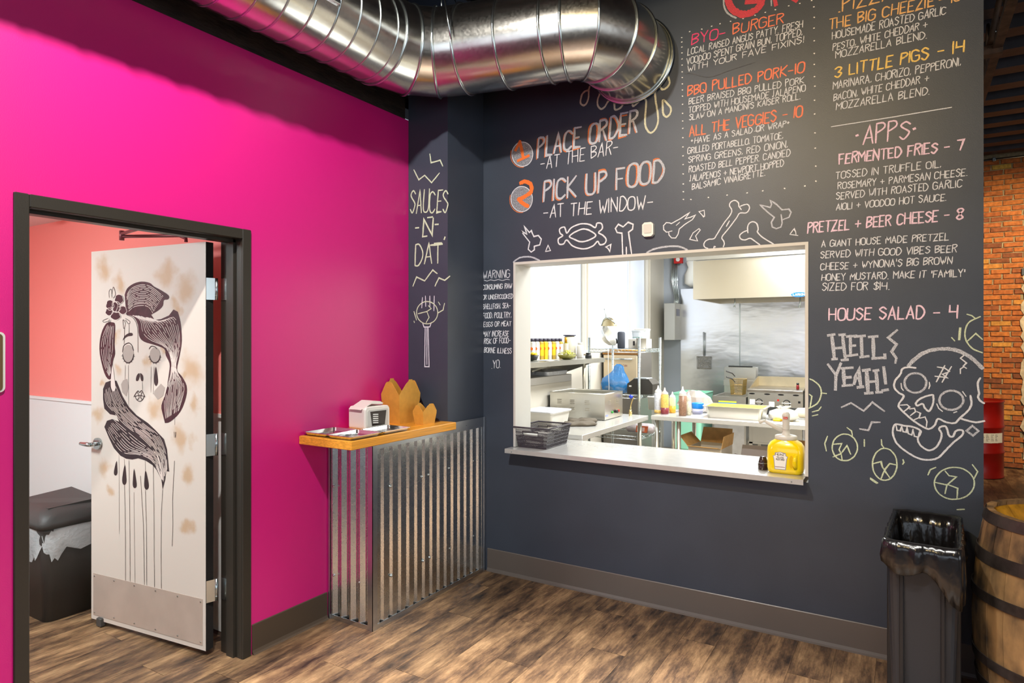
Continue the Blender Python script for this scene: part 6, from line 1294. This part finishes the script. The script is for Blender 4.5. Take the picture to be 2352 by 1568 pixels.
p = onz(1599, 951, TZ); t_ = thing('round_tub', 'round tub with bright blue rim beside the bottles', 'tub', (p.x, p.y+.05, TZ)); g = G(); g.lathe([(.045, 0), (.050, .05)], 24); g.obj('body', mat('lilac tub', c(196, 200, 236), .4), t_); g = G(); g.lathe([(.051, .05), (.054, .095), (.05, .1), (.001, .1)], 24, cap=False); g.obj('rim', M['blue'], t_)
p0 = onz(1616, 958.5, TZ); t_ = thing('food_pan', 'deep stainless pan filled with yellow batter on the prep table', 'pan', (p0.x+.245, p0.y+.17, TZ))
g = G(); g.smooth = False; g.loft([prr(.222, .135, .03, 0), prr(.240, .150, .035, .095), prr(.262, .168, .03, .097), prr(.262, .168, .03, .101), prr(.236, .146, .035, .100), prr(.225, .138, .03, .02)]); g.obj('pan', M['steel'], t_)
g = G(); g.add([(a, b_, .0985) for a, b_, z in prr(.2365, .1475, .035, 0)], [tuple(range(24))]); g.obj('batter', mat('yellow batter', c(255, 206, 24), .5, var=.08, vs=60), t_)
# inset pan behind the bottles
p = onz(1497, 941, TZ); tub('steel_inset', 'steel inset pan with lid left of the squeeze bottles', 'pan', (p.x+.03, p.y+.06, TZ), .16, .14, .12, M['steel'], mat('frosted lid', c(226, 228, 228), .3))
t_ = thing('foil_packet', 'crumpled foil and film behind the squeeze bottles', 'foil', (1.12, 6.13, TZ)); rl = random.Random(2); g = G()
g.loft([[(r_*(1+rl.uniform(-.15, .15))*math.cos(a)*1.6, r_*.5*math.sin(a), z+rl.uniform(-.006, .006)) for a in [2*PI*i/18 for i in range(18)]] for r_, z in ((.08, .006), (.10, .07), (.09, .14), (.03, .20))]); g.obj('wrap', mat('foil', c(214, 206, 200), .3, .7), t_)
p = onz(1757, 966, TZ); t_ = thing('ziplock_bag', 'white crumpled food bag right of the batter pan', 'bag', (p.x+.125, p.y+.12, TZ)); g = G(); rl = random.Random(4); g.smooth = True
g.loft([[(r_*(1+rl.uniform(-.12, .12))*math.cos(a)*1.25, r_*.8*math.sin(a), z+rl.uniform(-.006, .006)) for a in [2*PI*i/20 for i in range(20)]] for r_, z in ((.08, .006), (.10, .03), (.08, .075), (.03, .10), (.045, .12))]); g.obj('film', mat('milky film', c(240, 238, 226), .3, bump=.6, bs=30), t_)
for i, px in enumerate((1784, 1800, 1812)): p = onz(px, 967, TZ); g = G(); g.box((-.03, -.02, 0), (.03, .02, .018), .004); o = g.obj('condiment_packet', M['yellow'] if i != 1 else mat('orange packet', c(240, 170, 40), .5)); o.location = (p.x, p.y+.02, TZ); o.rotation_euler = (0, 0, .3*i); tag(o, ['yellow condiment packet nearest the batter pan', 'orange condiment packet between two yellow ones', 'yellow condiment packet nearest the pump'][i], 'packet')
t_ = thing('egg_carton', 'open carton of white eggs by the window edge', 'carton', (2.33, 5.86, TZ)); g = G(); g.loft([prr(.13, .07, .01, 0), prr(.15, .085, .01, .045)]); g.obj('tray', mat('pulp grey', c(214, 206, 190), .8), t_)
for i in range(8): q = G(); q.smooth = True; q.ball((-.105+(i % 4)*.07, -.035+(i//4)*.07, .055), .024, 12, 8, 1, 1, 1.2); q.obj('egg', M['white_m'], t_)
t_ = thing('bread_loaf', 'wrapped pale loaf lying behind the eggs', 'bread', (2.20, 6.08, TZ)); g = G(); g.smooth = True; g.loft([[(-.2+.4*k, .06*s_*math.cos(a), .05+.05*s_*math.sin(a)) for a in [2*PI*i/16 for i in range(16)]] for k, s_ in ((0, .4), (.06, .85), (.5, 1), (.94, .85), (1, .4))]); g.obj('loaf', mat('pale wrapped bread', c(240, 226, 200), .5), t_)
# ---- boxes on the undershelf
def openbox(label, loc, w_, d_, h, rz, outer, flaps, fm=None):
    t = thing('cardboard_box', label, 'box', loc, rz); q = G(); th = .003
    q.loft([[(a, b_, z) for a, b_ in ((0, 0), (w_, 0), (w_, d_), (0, d_))] for z in (0, h)]+[[(a, b_, z) for a, b_ in ((th, th), (w_-th, th), (w_-th, d_-th), (th, d_-th))] for z in (h, th)]); q.obj('carton', outer, t)
    for side, ang, L in flaps:
        e = {'f': ((0, 0), (w_, 0), (0, -1)), 'b': ((w_, d_), (0, d_), (0, 1)), 'l': ((0, d_), (0, 0), (-1, 0)), 'r': ((w_, 0), (w_, d_), (1, 0))}[side]; A = Vector((*e[0], h)); B = Vector((*e[1], h)); n = Vector((*e[2], 0)); v = n*math.sin(ang)*L+Vector((0, 0, math.cos(ang)*L)); ux = (B-A)*.02
        P = [A, B, B+v-ux*2, A+v+ux*2]; q = G(); nn = (B-A).cross(v).normalized()*.003; q.loft([P, [p+nn for p in P]]); q.obj('flap', fm or M['card'], t)
    return t
UZ = .281
b1 = openbox('open white printed cardboard box under the prep table', (1.17, 5.74, UZ), .29, .34, .355, math.radians(-3), M['card2'], (('f', 1.3, .07), ('b', .35, .14), ('l', .75, .12), ('r', .15, .11)))
for k, (x0, x1, z) in enumerate(((.06, .20, .30), (.05, .13, .27), (.06, .19, .22), (.05, .22, .18))): q = G(); q.box((x0, -.0012, z), (x1, -.0004, z+.009)); q.obj('print', M['ink'], b1)
openbox('open brown cardboard box left of the two low boxes', (1.56, 5.76, UZ), .26, .3, .26, .03, M['card'], (('f', 1.3, .10), ('l', 1.2, .05), ('r', .5, .10), ('b', .3, .1)), mat('grey flap', c(176, 172, 176), .7))
openbox('open brown cardboard box nearest the mustard jug', (1.98, 5.74, UZ), .33, .36, .31, -.04, M['card'], (('b', .2, .12), ('l', .25, .14), ('r', .6, .12)))

t_ = thing('gas_hose', 'blue gas hose with yellow valve hanging between green bin and fryer', 'hose', (0, 0, 0))
q = G(); q.tube(crom([ony(1627, 975, 8.66), ony(1628, 1000, 8.66), ony(1632, 1016, 8.66), ony(1638, 1028, 8.66), ony(1643, 1038, 8.66)], 4), .014, 8); q.obj('hose', mat('blue hose', c(20, 60, 190), .35), t_)
q = G(); q.tube([ony(1627, 968, 8.66), ony(1629, 992, 8.66)], .020, 8); q.obj('valve', M['yellow'], t_)
